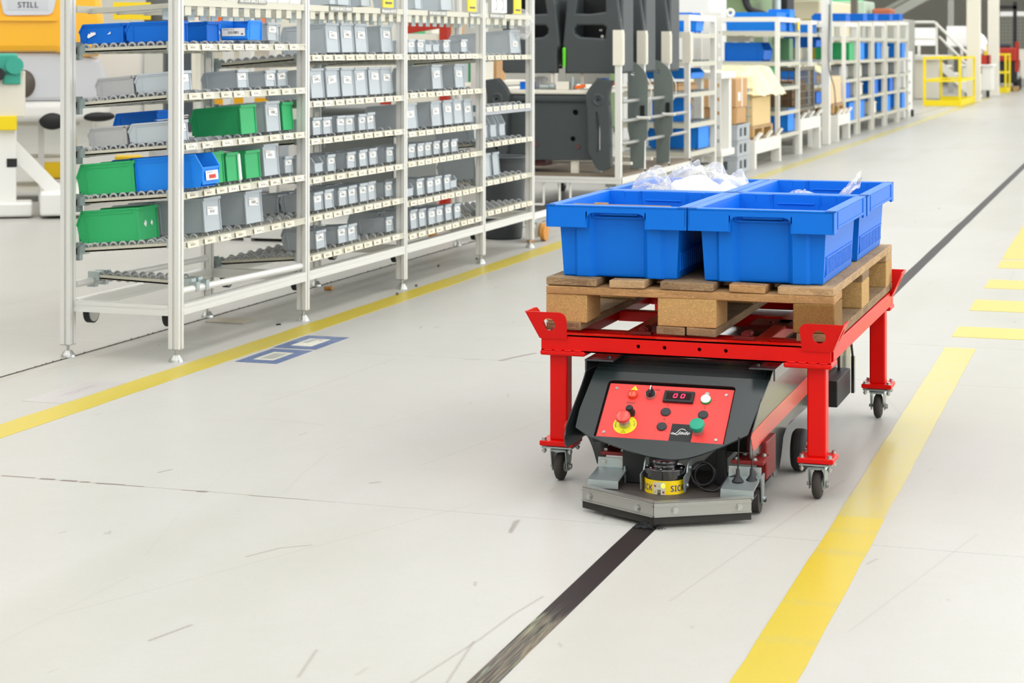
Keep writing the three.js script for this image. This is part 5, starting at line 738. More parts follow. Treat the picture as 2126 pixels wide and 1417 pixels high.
single('parts_box', [rb(-4.3, -3.85, 0.815, 0.88, 16.1, 16.8, 0.004), bx(-4.3, -3.85, 0.86, 0.865, 16.09, 16.81)], M.card, 'flat brown carton on shelf of rack next to trolley', 'carton');
{
  const p = thing('perforated_frame', 'white machine frame with slotted upright plates beside grey crates', 'frame', [-3.95, 0, 17.5]);
  const up = (x0, x1, y0, y1, a, n) => { const s = poly([[x0, y0], [x1, y0], [x1, y1], [x0, y1]]); for (let i = 0; i < n; i++) { const y = y0 + (y1 - y0) * (i + 0.7) / (n + 0.3), h = new THREE.Path(); h.moveTo(x1 - 0.035, y); h.lineTo(x1 - 0.012, y); h.lineTo(x1 - 0.012, y + 0.035); h.lineTo(x1 - 0.035, y + 0.035); s.holes.push(h); } return ext(s, 0.01).translate(0, 0, -a); };
  part(p, 'slotted_plate', up(-3.95, -3.72, 0.98, 1.5, 17.25, 4), M.white); part(p, 'slotted_plate', up(-3.78, -3.71, 0.24, 0.9, 17.15, 5), M.white);
  part(p, 'column', bx(-3.97, -3.9, 0, 1.5, 17.2, 17.3), M.white); part(p, 'column', bx(-3.8, -3.72, 0.2, 0.92, 17.55, 17.65), M.white); part(p, 'arm', [rb(-3.99, -3.7, 0.9, 0.96, 17.15, 17.75, 0.008)], M.white); part(p, 'arm', [rb(-3.99, -3.7, 0.2, 0.26, 17.15, 17.7, 0.008)], M.white); part(p, 'leg', bx(-3.82, -3.74, 0, 0.2, 17.3, 17.38), M.white); part(p, 'leg', bx(-3.98, -3.9, 0, 0.2, 17.6, 17.68), M.white); part(p, 'ring', new THREE.TorusGeometry(0.03, 0.014, 8, 20).rotateY(0.4).translate(-3.72, 1.5, -17.6), M.white);
}
for (let i = 0; i < 3; i++) { // stacked grey crates with slots
  const y = 0.002 + i * 0.153, c = thing('stacking_crate', `grey slotted stacking crate, ${['bottom', 'middle', 'top'][i]} one of the stack under cartons`, 'crate', [-3.93, y, 18.2], 'grey stacking crates'), s = poly([[-0.29, 0], [0.29, 0], [0.29, 0.15], [-0.29, 0.15]]); for (const a of [-0.17, 0.03]) { const h = new THREE.Path(); h.moveTo(a, 0.035); h.lineTo(a + 0.12, 0.035); h.lineTo(a + 0.12, 0.115); h.lineTo(a, 0.115); s.holes.push(h); }
  const sd = extA(s, 0, 0.01).translate(0, y, -18.2); const e = poly([[-0.2, 0], [0.2, 0], [0.2, 0.15], [-0.2, 0.15]]); for (const x of [-0.12, 0.03]) { const h = new THREE.Path(); h.moveTo(x, 0.035); h.lineTo(x + 0.09, 0.035); h.lineTo(x + 0.09, 0.115); h.lineTo(x, 0.115); e.holes.push(h); }
  const ed = ext(e, 0.01).translate(-3.93, y, -18.2); part(c, 'wall', [sd.clone().translate(-3.73, 0, 0), sd.clone().translate(-4.13, 0, 0), ed.clone().translate(0, 0, 0.29), ed.clone().translate(0, 0, -0.29)], M.greyCrate); part(c, 'floor', bx(-4.12, -3.73, y + 0.004, y + 0.014, 17.92, 18.48), M.greyCrate); part(c, 'liner', bx(-4.1, -3.75, y + 0.014, y + 0.14, 17.95, 18.45), std('#8b939b', 0.6)); part(c, 'rim', [bx(-3.73, -3.715, y + 0.13, y + 0.15, 17.9, 18.5), bx(-4.13, -3.715, y + 0.13, y + 0.15, 17.895, 17.91)], M.greyCrate);
}
{ const b = thing('carton', 'tall open brown carton with white tape on the grey crates', 'carton', [-3.93, 0.6, 18.2]); part(b, 'box', [rb(-4.12, -3.74, 0.62, 0.89, 17.95, 18.48, 0.004)], M.card); part(b, 'tape', [bx(-3.7395, -3.738, 0.62, 0.89, 18.2, 18.25), bx(-4.0, -3.95, 0.62, 0.89, 17.948, 17.95)], M.tape); part(b, 'shipping_label', bx(-3.7395, -3.738, 0.68, 0.76, 18.05, 18.15), M.foam); const c = thing('carton', 'crushed lower brown carton between the grey crates and taped carton', 'carton', [-3.93, 0.462, 18.2]); part(c, 'box', [rb(-4.11, -3.75, 0.462, 0.62, 17.97, 18.46, 0.006)], M.card); part(c, 'tube_roll', [cyl(0.06, 0.05, 0.15, -3.78, 0.54, -17.93, 'y', 16), cyl(0.06, 0.05, 0.15, -3.93, 0.54, -17.93, 'y', 16)], std('#b08a58', 0.9)); }
function stand(label, a0, a1, x0, x1, H) { const t = thing('pallet_stand', label, 'stand', [(x0 + x1) / 2, 0, (a0 + a1) / 2], 'white pallet stands'), w = 0.09; for (const x of [x0, x1 - w]) for (const a of [a0, a1 - w]) part(t, 'leg', bx(x, x + w, 0, H, a, a + w), M.white); for (const g of [bx(x1 - 0.05, x1, H - 0.13, H, a0 + w, a1 - w), bx(x0, x0 + 0.05, H - 0.13, H, a0 + w, a1 - w), bx(x0 + w, x1 - w, H - 0.13, H, a0, a0 + 0.05), bx(x0 + w, x1 - w, H - 0.13, H, a1 - 0.05, a1)]) part(t, 'apron', g, M.white); for (const f of [0.12, 0.5, 0.9]) part(t, 'guide_fin', bar(V(x1 - 0.03, H, a0 + (a1 - a0) * f), V(x1 + 0.02, H + 0.07, a0 + (a1 - a0) * f + 0.05), 0.05, 0.02), M.white); return t; }
const miniPallet = (label, x0, x1, a0, a1, y) => { const p = thing('pallet', label, 'pallet', [(x0 + x1) / 2, y, (a0 + a1) / 2]); for (let i = 0; i < 3; i++) { const a = a0 + (a1 - a0 - 0.1) * i / 2; for (let j = 0; j < 3; j++) { const x = x0 + (x1 - x0 - 0.1) * j / 2; part(p, 'block', bx(x, x + 0.1, y + 0.02, y + 0.1, a, a + 0.1), chip); } part(p, 'bottom_board', bx(x0, x1, y, y + 0.02, a, a + 0.1), wood[1]); } for (let j = 0; j < 5; j++) { const x = x0 + (x1 - x0 - 0.12) * j / 4; part(p, 'deck_board', bx(x, x + 0.12, y + 0.1, y + 0.125, a0, a1), wood[j % 2]); } return p; };
stand('white steel pallet stand carrying the film-covered wooden crate', 18.75, 20.15, -4.7, -3.72, 0.27);
miniPallet('small dark pallet under the film-covered wooden crate', -4.6, -3.78, 18.95, 20.0, 0.272);
{ const c = thing('wooden_crate', 'pale plywood crate covered by yellow film on white stand', 'wooden crate', [-4.15, 0.398, 19.5]); part(c, 'box', rb(-4.55, -3.8, 0.398, 0.78, 19.05, 19.98, 0.005), std('#dcc18b', 0.8)); part(c, 'lid_joint', bx(-4.56, -3.795, 0.68, 0.69, 19.04, 19.99), std('#a58a5a', 0.8)); part(c, 'side_mesh', [...Array.from({ length: 7 }, (_, i) => tube(V(-4.5 + i * 0.11, 0.4, 19.02), V(-4.5 + i * 0.11, 0.78, 19.02), 0.006, 6)), ...Array.from({ length: 5 }, (_, i) => tube(V(-4.55, 0.42 + i * 0.085, 19.02), V(-3.8, 0.42 + i * 0.085, 19.02), 0.006, 6))], M.galv);
  single('cover_film', crumple(50, 40, (u, v) => { const x = -4.58 + 0.86 * u, a = 19.0 + 1.15 * v; const e = Math.min(1, Math.min(u, 1 - u) * 7, Math.min(v, 1 - v) * 7); return V(x + 0.06 * v, 0.73 + 0.09 * e + 0.17 * Math.sin(v * 2.4) * e + (1 - e) * -0.03, a); }, 0.022, 6, 2), M.yellowFilm, 'yellowish crumpled film draped over the plywood crate', 'film'); }
shelfRack('white rack with green and blue boxes behind the plywood crate', -4.5, -3.75, 20.2, 21.45, 1.5, [1.34, 1.02, 0.76, 0.5, 0.26]);
onRack('blue', M.blueLight, 0.55, 0.6, 0.2, -4.1, 1.34, 20.75, 'long blue bin lying on top of rack behind plywood crate', false);
onRack('blue', M.blueLight, 0.25, 0.3, 0.24, -3.92, 1.34, 21.2, 'blue bin at the far top corner of rack behind plywood crate', false);
onRack('blue', M.blueBin, 0.42, 0.5, 0.2, -4.15, 1.02, 20.6, 'blue scoop bin on second shelf of rack behind plywood crate');
onRack('green', M.greenBin, 0.5, 0.5, 0.2, -4.15, 0.76, 20.6, 'green bin on third shelf of rack behind plywood crate', false);
onRack('blue', M.blueLight, 0.3, 0.4, 0.24, -3.93, 0.26, 21.05, 'pale blue tote on the low shelf behind plywood crate', false);
single('parts_box', [rb(-4.4, -4.05, 1.035, 1.2, 21.0, 21.35, 0.005)], M.cream, 'cream carton on second shelf of rack behind plywood crate', 'carton');
single('parts_box', [rb(-4.35, -4.1, 1.242, 1.3, 20.42, 20.62, 0.005), bx(-4.35, -4.1, 1.242, 1.247, 20.41, 20.63)], M.cream, 'small cream carton near the top of rack behind plywood crate', 'carton');
single('barrel_sign', [faceUV(rb(-3.94, -3.8, 1.04, 1.28, 21.08, 21.3, 0.004), 'z')], std('#56845a', 0.5), 'green and white printed box on rack behind plywood crate', 'box');
single('sign_card', [bx(-3.742, -3.738, 1.37, 1.46, 21.25, 21.38)], M.yellow, 'yellow card fixed at the rack corner above printed box', 'sign');
stand('white steel pallet stand carrying the wire cage', 21.5, 22.85, -4.6, -3.75, 0.38);
{ const g = thing('wire_cage', 'brown wire mesh pallet cage on the second white stand', 'cage', [-4.15, 0.39, 22.1]); const bars = []; for (let i = 0; i <= 12; i++) { const a = 21.6 + i * 0.09; bars.push(tube(V(-3.82, 0.5, a), V(-3.82, 0.92, a), 0.006, 5)); } for (let i = 0; i <= 8; i++) { const x = -4.5 + i * 0.085; bars.push(tube(V(x, 0.5, 21.6), V(x, 0.92, 21.6), 0.006, 5)); } for (let j = 0; j <= 5; j++) { const y = 0.52 + j * 0.08; bars.push(tube(V(-3.82, y, 21.6), V(-3.82, y, 22.7), 0.006, 5), tube(V(-4.5, y, 21.6), V(-3.82, y, 21.6), 0.006, 5)); } part(g, 'mesh', bars, M.mesh); part(g, 'frame', [bx(-4.52, -3.8, 0.46, 0.5, 21.58, 22.72), bx(-3.84, -3.8, 0.39, 0.96, 21.58, 21.64), bx(-3.84, -3.8, 0.39, 0.96, 22.66, 22.72), bx(-4.52, -4.48, 0.39, 0.96, 21.58, 21.64), bx(-3.84, -3.8, 0.92, 0.96, 21.58, 22.72), bx(-4.52, -3.8, 0.92, 0.96, 21.58, 21.62)], M.mesh); const cst = thing('carton', 'brown carton inside the wire cage', 'carton', [-4.2, 0.5, 22.1]); part(cst, 'box', rb(-4.45, -3.88, 0.502, 0.8, 21.7, 22.6, 0.01), std('#8c6a48', 0.9)); part(cst, 'tape', bx(-4.2, -4.15, 0.8, 0.802, 21.7, 22.6), M.tape); }
{ const y = thing('column_guard', 'mustard yellow steel column guard behind the wire cage', 'guard', [-4.97, 0, 29.5]); part(y, 'guard', [bx(-5.09, -4.82, 0, 1.6, 29.3, 29.34), bx(-4.86, -4.82, 0, 1.6, 29.3, 29.7)], M.mustard); part(y, 'brace', bx(-5.09, -4.82, 0.7, 0.76, 29.34, 29.37), M.mustard); }
shelfRack('white rack with blue trays beside the tall white mast', -4.7, -3.9, 23.1, 24.3, 1.5, [1.34, 1.0, 0.72, 0.48, 0.2]);
onRack('blue', M.blueLight, 0.5, 0.5, 0.14, -4.2, 1.34, 23.5, 'blue tray on top of rack beside the mast', false); onRack('blue', M.blueBin, 0.4, 0.4, 0.16, -4.15, 1.16, 23.95, 'dark blue tray under the top of rack beside the mast'); onRack('blue', M.blueLight, 0.4, 0.4, 0.16, -4.15, 0.72, 23.5, 'blue bin on middle shelf of rack beside the mast', false); onRack('blue', M.blueBin, 0.4, 0.4, 0.14, -4.15, 0.48, 23.9, 'blue bin on lower shelf of rack beside the mast', false);
{ const m = thing('mast', 'tall white mast with a hanging cable beside pallet stand', 'mast', [-3.8, 0, 23.6]); part(m, 'pole', rb(-3.86, -3.76, 0, 2.6, 23.55, 23.65, 0.008), M.white); part(m, 'cable', curve([V(-3.755, 1.7, 23.53), V(-3.755, 0.9, 23.53), V(-3.7, 0.7, 23.53), V(-3.68, 0.45, 23.53)], 0.008, 24, 6), M.mesh); part(m, 'conduit', tube(V(-3.75, 1.0, 23.6), V(-3.75, 2.6, 23.6), 0.018, 8), M.galv); }
stand('white steel pallet stand past the mast with cream carton', 24.35, 25.36, -4.6, -3.78, 0.33); miniPallet('small dark pallet under the cream carton past the mast', -4.55, -3.85, 24.4, 25.3, 0.332);
single('carton', [rb(-4.5, -3.88, 0.458, 0.8, 24.45, 25.28, 0.02), bx(-4.49, -3.89, 0.8, 0.81, 24.46, 25.27)], std('#dfc49c', 0.8), 'cream plywood box on the stand past the mast', 'carton');
single('cover_film', crumple(30, 24, (u, v) => V(-4.52 + 0.5 * u, 0.86 + 0.06 * Math.sin(u * 3) * Math.sin(v * 3), 24.45 + 0.8 * v), 0.06, 8, 4), M.yellowFilm, 'yellowish film bunched on the cream plywood box', 'film');
[[25.4, 26.5], [26.7, 27.9], [28.1, 29.3], [29.5, 30.8], [31.0, 32.2]].forEach(([a0, a1], i) => {
  const nm = ORD[i]; shelfRack(`white far shelf, ${nm} past the cream plywood box`, -4.6, -3.85, a0, a1, 1.5 + 0.02 * i, [1.3, 1.0, 0.75, 0.5, 0.2], i % 2 ? M.cream : M.white);
  [[1.52 + 0.02 * i, 'on top of', 0], [1.0, 'on second shelf of', 1], [0.5, 'on low shelf of', 2], [0.2, 'on bottom shelf of', 3]].forEach(([y, w, k]) => { const green = i === 0 && k === 1; if (!green && k && (i * 2 + k) % 3 === 1) { const pl = (i + k) % 2 ? M.cream : M.greyCrate; single('parts_box', [rb(-4.3, -3.92, y + 0.012, y + 0.19, a0 + 0.2, a0 + 0.75, 0.01), bx(-4.31, -3.91, y + 0.16, y + 0.175, a0 + 0.19, a0 + 0.76)], pl, `${(i + k) % 2 ? 'cream' : 'grey'} carton ${w} ${nm} far shelf past cream box`, 'carton'); return; } onRack(green ? 'green' : 'blue', green ? M.greenBin : k % 2 ? M.blueLight : M.blueBin, 0.45, 0.42, k ? 0.24 : 0.1, -4.1, y - 0.012, a0 + 0.4 + 0.3 * ((i + k) % 2), `${green ? 'green' : 'blue'} bin ${w} ${nm} far shelf past cream box`, false); });
  single('parts_box', [rb(-4.4, -3.95, 0.765, 0.93, a0 + 0.2, a0 + 0.9, 0.01), bx(-4.4, -3.95, 0.9, 0.905, a0 + 0.19, a0 + 0.91)], i % 2 ? M.cream : M.greyCrate, `pale carton on middle of ${nm} far shelf past cream box`, 'carton');
});
{ const c = thing('slotted_cabinet', 'pale slotted upright cabinet at the end of far shelves', 'cabinet', [-4.2, 0, 33]); part(c, 'body', rb(-4.5, -3.95, 0, 1.1, 32.5, 33.6, 0.01), M.white); for (let i = 0; i < 5; i++) part(c, 'slot_cover', bx(-3.952, -3.945, 0.2 + i * 0.18, 0.25 + i * 0.18, 32.7, 33.3), M.greyCrate); part(c, 'wheel', [cyl(0.06, 0.06, 0.04, -3.93, 0.06, -32.7, 'x', 16), cyl(0.06, 0.06, 0.04, -3.93, 0.06, -33.4, 'x', 16)], M.tyreBlack); }

// ---------------------------------------------------------------- far end of the aisle
function barrier(label, x0, x1, a0, a1, H) { const t = thing('safety_barrier', label, 'barrier', [(x0 + x1) / 2, 0, (a0 + a1) / 2], 'yellow barriers'); for (const [x, a] of [[x0, a0], [x1, a0], [x0, a1], [x1, a1]]) part(t, 'post', bx(x - 0.025, x + 0.025, 0.015, H, a - 0.025, a + 0.025), M.safety); for (const y of [H - 0.025, H * 0.52]) part(t, 'rail', [bx(x0, x1, y - 0.022, y + 0.022, a0 - 0.02, a0 + 0.02), bx(x0, x1, y - 0.022, y + 0.022, a1 - 0.02, a1 + 0.02), bx(x1 - 0.02, x1 + 0.02, y - 0.022, y + 0.022, a0, a1), bx(x0 - 0.02, x0 + 0.02, y - 0.022, y + 0.022, a0, a1)], M.safety); part(t, 'toe_board', [bx(x0, x1, 0.012, 0.13, a0 - 0.01, a0 + 0.01), bx(x0, x1, 0.012, 0.13, a1 - 0.01, a1 + 0.01), bx(x1 - 0.01, x1 + 0.01, 0.012, 0.13, a0, a1)], M.safety); return t; }
barrier('yellow railing with toe board in front of white columns', -4.34, -3.66, 38.9, 42.0, 0.98);
barrier('narrow yellow railing beside the second white column', -3.9, -3.6, 50.2, 51.6, 1.0);
for (const [x0, x1, a, l] of [[-3.87, -3.59, 42.6, 'nearer square white hall column beyond the yellow railing'], [-3.91, -3.65, 48.6, 'farther square white hall column with a yellow board']]) { const c = thing('column', l, 'column', [(x0 + x1) / 2, 0, a], 'white hall columns'); part(c, 'shaft', rb(x0, x1, 0, CEIL - 0.01, a, a + 0.28, 0.01), M.cream); part(c, 'base_plate', bx(x0 - 0.03, x1 + 0.03, 0, 0.02, a - 0.03, a + 0.31), M.cream); }
single('sign_board', [bx(-4.0, -3.907, 0.92, 1.2, 48.62, 48.64), bx(-3.99, -3.907, 0.9, 0.92, 48.62, 48.64)], M.yellow, 'yellow board fixed beside the farther white column', 'sign');
{
  const p = thing('platform', 'pale steel platform with handrails behind the yellow railing', 'platform', [-6.2, 0, 45.5]);
  part(p, 'deck', bx(-8.5, -4.6, 0.88, 0.98, 44, 47), M.white); part(p, 'front_panel', bx(-8.5, -4.6, 0.02, 0.88, 44.1, 44.15), M.cream);
  for (const x of [-8.4, -6.8, -5.4, -4.65]) part(p, 'rail_post', tube(V(x, 0.98, 44.05), V(x, 1.72, 44.05), 0.025, 8), M.white);
  part(p, 'handrail', [tube(V(-8.5, 1.72, 44.05), V(-4.7, 1.72, 44.05), 0.03, 8), tube(V(-4.7, 1.72, 44.05), V(-3.75, 0.8, 44.05), 0.03, 8), tube(V(-4.6, 1.4, 44.05), V(-3.75, 0.55, 44.05), 0.025, 8), tube(V(-8.5, 1.35, 44.05), V(-4.7, 1.35, 44.05), 0.025, 8)], M.white);
  for (let i = 0; i < 5; i++) part(p, 'step', bx(-4.6 + i * 0.17, -4.43 + i * 0.17, 0.72 - i * 0.17, 0.76 - i * 0.17, 44.2, 45.2), M.white);
  part(p, 'stringer', bar(V(-4.62, 0.8, 44.18), V(-3.76, 0.02, 44.18), 0.03, 0.16), M.white);
  single('white_board', [rb(-5.75, -5.0, 1.22, 1.62, 47.2, 47.25, 0.01), bx(-5.76, -4.99, 1.2, 1.22, 47.19, 47.26)], M.cabinet, 'white board on the platform near the railing', 'board', 'white boards'); single('white_board', [rb(-4.75, -4.05, 1.2, 1.66, 47.2, 47.25, 0.01), bx(-4.76, -4.04, 1.18, 1.2, 47.19, 47.26)], M.cabinet, 'white board on the platform next to the nearer column', 'board', 'white boards');
  for (const x of [-5.4, -4.4]) part(p, 'board_leg', [bx(x - 0.03, x + 0.03, 0.98, 1.2, 47.2, 47.24), bx(x - 0.03, x + 0.03, 0, 1.2, 47.26, 47.3)], M.white);
  const c = thing('conveyor', 'grey inclined conveyor rising behind the platform', 'conveyor', [-7, 0, 50]); for (const d of [0, 0.5]) part(c, 'side_frame', bar(V(-7.6, 1.3 + d * 0.4, 50 + d), V(-4.2, 3.2 + d * 0.4, 50 + d), 0.12, 0.22), M.greyWall); part(c, 'belt', bar(V(-7.6, 1.42, 50.25), V(-4.2, 3.32, 50.25), 0.45, 0.1), M.steelMesh); part(c, 'support', bx(-7.2, -7.1, 0, 1.5, 50, 50.5), M.greyWall); part(c, 'support', bx(-5.0, -4.9, 0, 2.8, 50, 50.5), M.greyWall);
}
{
  const t = thing('parts_cart', 'white parts cart with an orange tray between the columns', 'cart', [-4.0, 0, 46.6]);
  part(t, 'body', rb(-4.3, -3.62, 0.16, 0.72, 46.2, 47.0, 0.02), M.white); part(t, 'top', rb(-4.34, -3.58, 0.72, 0.76, 46.15, 47.05, 0.01), M.foam); part(t, 'hazard_plate', bx(-3.99, -3.85, 0.55, 0.72, 46.17, 46.19), M.black); part(t, 'hazard_stripe', bx(-3.98, -3.86, 0.61, 0.65, 46.16, 46.17), M.safety); for (const x of [-4.2, -3.72]) part(t, 'wheel', cyl(0.1, 0.1, 0.06, x, 0.101, -46.3, 'x', 20), M.tyreBlack);
  part(t, 'tray', [bx(-4.25, -3.7, 0.78, 0.98, 46.25, 46.28), bx(-4.25, -4.22, 0.78, 0.98, 46.25, 46.95), bx(-3.73, -3.7, 0.78, 0.98, 46.25, 46.95), bx(-4.25, -3.7, 0.765, 0.79, 46.25, 46.95)], M.redTruck);
  single('film_pack', lump(-3.98, 1.24, 46.6, 0.2, 0.3, 0.25, 3), M.foam, 'tall white film pack standing in the orange tray', 'pack'); single('sign_card', [bx(-4.0, -3.9, 1.22, 1.33, 46.3, 46.31), bx(-3.99, -3.91, 1.2, 1.22, 46.3, 46.31)], M.yellow, 'yellow card on the white film pack', 'sign');
}
{
  const t = thing('forklift', 'red and black forklift parked at the far partition', 'forklift', [-3.8, 0, 54]);
  part(t, 'body', rb(-4.25, -3.55, 0.2, 0.82, 53.6, 55, 0.05), M.black); part(t, 'cab', [rb(-4.25, -3.56, 0.78, 1.14, 53.5, 54.6, 0.04)], M.redTruck); part(t, 'side_post', bx(-3.6, -3.5, 0.5, 1.3, 53.6, 53.75), M.redTruck); part(t, 'mast', [bx(-4.2, -4.1, 0.1, 2.4, 55, 55.1), bx(-3.75, -3.65, 0.1, 2.4, 55, 55.1), bx(-4.2, -3.65, 2.2, 2.3, 55, 55.1)], M.black); part(t, 'seat', [rb(-4.15, -3.75, 1.14, 1.24, 53.7, 54.3, 0.04)], std('#3a3f4a', 0.7)); for (const x of [-4.22, -3.58]) for (const a of [53.9, 54.8]) part(t, 'wheel', cyl(0.18, 0.18, 0.12, x, 0.181, -a, 'x', 24), M.tyreBlack); part(t, 'battery_door', bx(-3.545, -3.53, 0.3, 0.6, 53.7, 54.4), M.truckGrey);
  miniPallet('small wooden pallet on the floor beside the forklift', -3.9, -3.45, 52.2, 53.1, 0.001);
  const w = thing('mesh_partition', 'partition with cream lower panels and wire mesh above', 'partition', [1, 0, 58]);
  for (let i = 0; i < 7; i++) { const x = -4.6 + i * 1.5; part(w, 'panel', bx(x + 0.04, x + 1.46, 0.25, 1.1, 58, 58.04), M.cream); part(w, 'post', bx(x - 0.04, x + 0.04, 0, 2.6, 57.98, 58.06), M.greyWall); part(w, 'kick_board', bx(x + 0.04, x + 1.46, 0.02, 0.25, 58, 58.03), M.greyWall); const ms = []; for (let k = 0; k < 14; k++) ms.push(bx(x + 0.1 + k * 0.1, x + 0.115 + k * 0.1, 1.12, 2.05, 58, 58.015)); for (let k = 0; k < 10; k++) ms.push(bx(x + 0.04, x + 1.46, 1.15 + k * 0.1, 1.165 + k * 0.1, 58, 58.015)); part(w, 'wire_mesh', ms, M.steelMesh); part(w, 'head_rail', bx(x + 0.04, x + 1.46, 2.05, 2.18, 57.97, 58.07), M.whitePaint); part(w, 'backing', bx(x + 0.04, x + 1.46, 1.1, 2.05, 58.3, 58.33), std('#a2a296', 0.9)); }
}
// machines filling the hall left of the far aisle
const block = (n, l, c, x0, x1, y1, a0, a1, mat, trims) => { const t = thing(n, l, c, [(x0 + x1) / 2, 0, (a0 + a1) / 2]); part(t, 'housing', rb(x0, x1, 0.06, y1, a0, a1, 0.04), mat); part(t, 'plinth', bx(x0 + 0.05, x1 - 0.05, 0, 0.06, a0 + 0.05, a1 - 0.05), M.mesh); for (const [nm, g, m] of trims) part(t, nm, g, m); return t; };
block('machine_tool', 'green machine tool with hoses behind the white racks', 'machine', -7.2, -5.25, 2.4, 26, 29, M.greenMachine, [['door', bx(-6.8, -5.6, 0.8, 2.0, 25.97, 26), M.cream], ['hose', [curve([V(-5.3, 2.2, 25.9), V(-5.2, 1.7, 25.8), V(-5.0, 1.6, 25.9), V(-4.95, 1.4, 26)], 0.05, 30, 8), curve([V(-5.6, 2.3, 25.9), V(-5.4, 1.9, 25.75), V(-5.1, 1.85, 25.8)], 0.04, 30, 8)], M.black], ['control_box', rb(-5.0, -4.8, 1.4, 1.9, 26.5, 27, 0.02), M.black], ['pipe', tube(V(-4.9, 1.2, 26.2), V(-4.9, 2.4, 26.2), 0.06), M.galv]]);
block('control_cabinet', 'tall white control cabinet with two doors behind the racks', 'cabinet', -6.0, -4.9, 2.1, 22.2, 23, M.cabinet, [['door', bx(-5.95, -5.47, 0.1, 2.05, 22.18, 22.2), M.cabinet], ['door', bx(-5.43, -4.95, 0.1, 2.05, 22.18, 22.2), M.cabinet], ['handle', bx(-5.5, -5.48, 1.1, 1.3, 22.15, 22.18), M.mesh]]);
block('machine_tool', 'cream machine with dark conveyor top farther along', 'machine', -9, -5.6, 2.0, 34, 38, std('#dcd3b4', 0.6), [['gantry', [bx(-9, -4.9, 2.05, 2.25, 33.6, 33.8), bx(-5.0, -4.9, 0, 2.2, 33.6, 33.8)], M.mesh], ['guard', bx(-8.5, -6, 0.9, 1.7, 33.95, 34), M.mesh], ['motor', cyl(0.2, 0.2, 0.5, -6.5, 2.2, -34.3, 'x', 20), M.greyCrate], ['motor', cyl(0.15, 0.15, 0.3, -7.4, 2.15, -34.3, 'y', 20), M.greyCrate]]);
block('machine_tool', 'grey machine with mint top unit behind the far shelves', 'machine', -8.5, -5.0, 1.75, 39.5, 43, M.greyWall, [['top_unit', rb(-6.6, -5.6, 1.75, 2.1, 39.6, 41, 0.03), std('#bcd2bd', 0.5)], ['drive', rb(-5.5, -5.1, 1.75, 1.95, 39.8, 40.4, 0.05), std('#b0603c', 0.5)], ['cover', new THREE.ConeGeometry(0.6, 0.35, 24).translate(-6.3, 2.28, -40.3), M.greenBin]]);

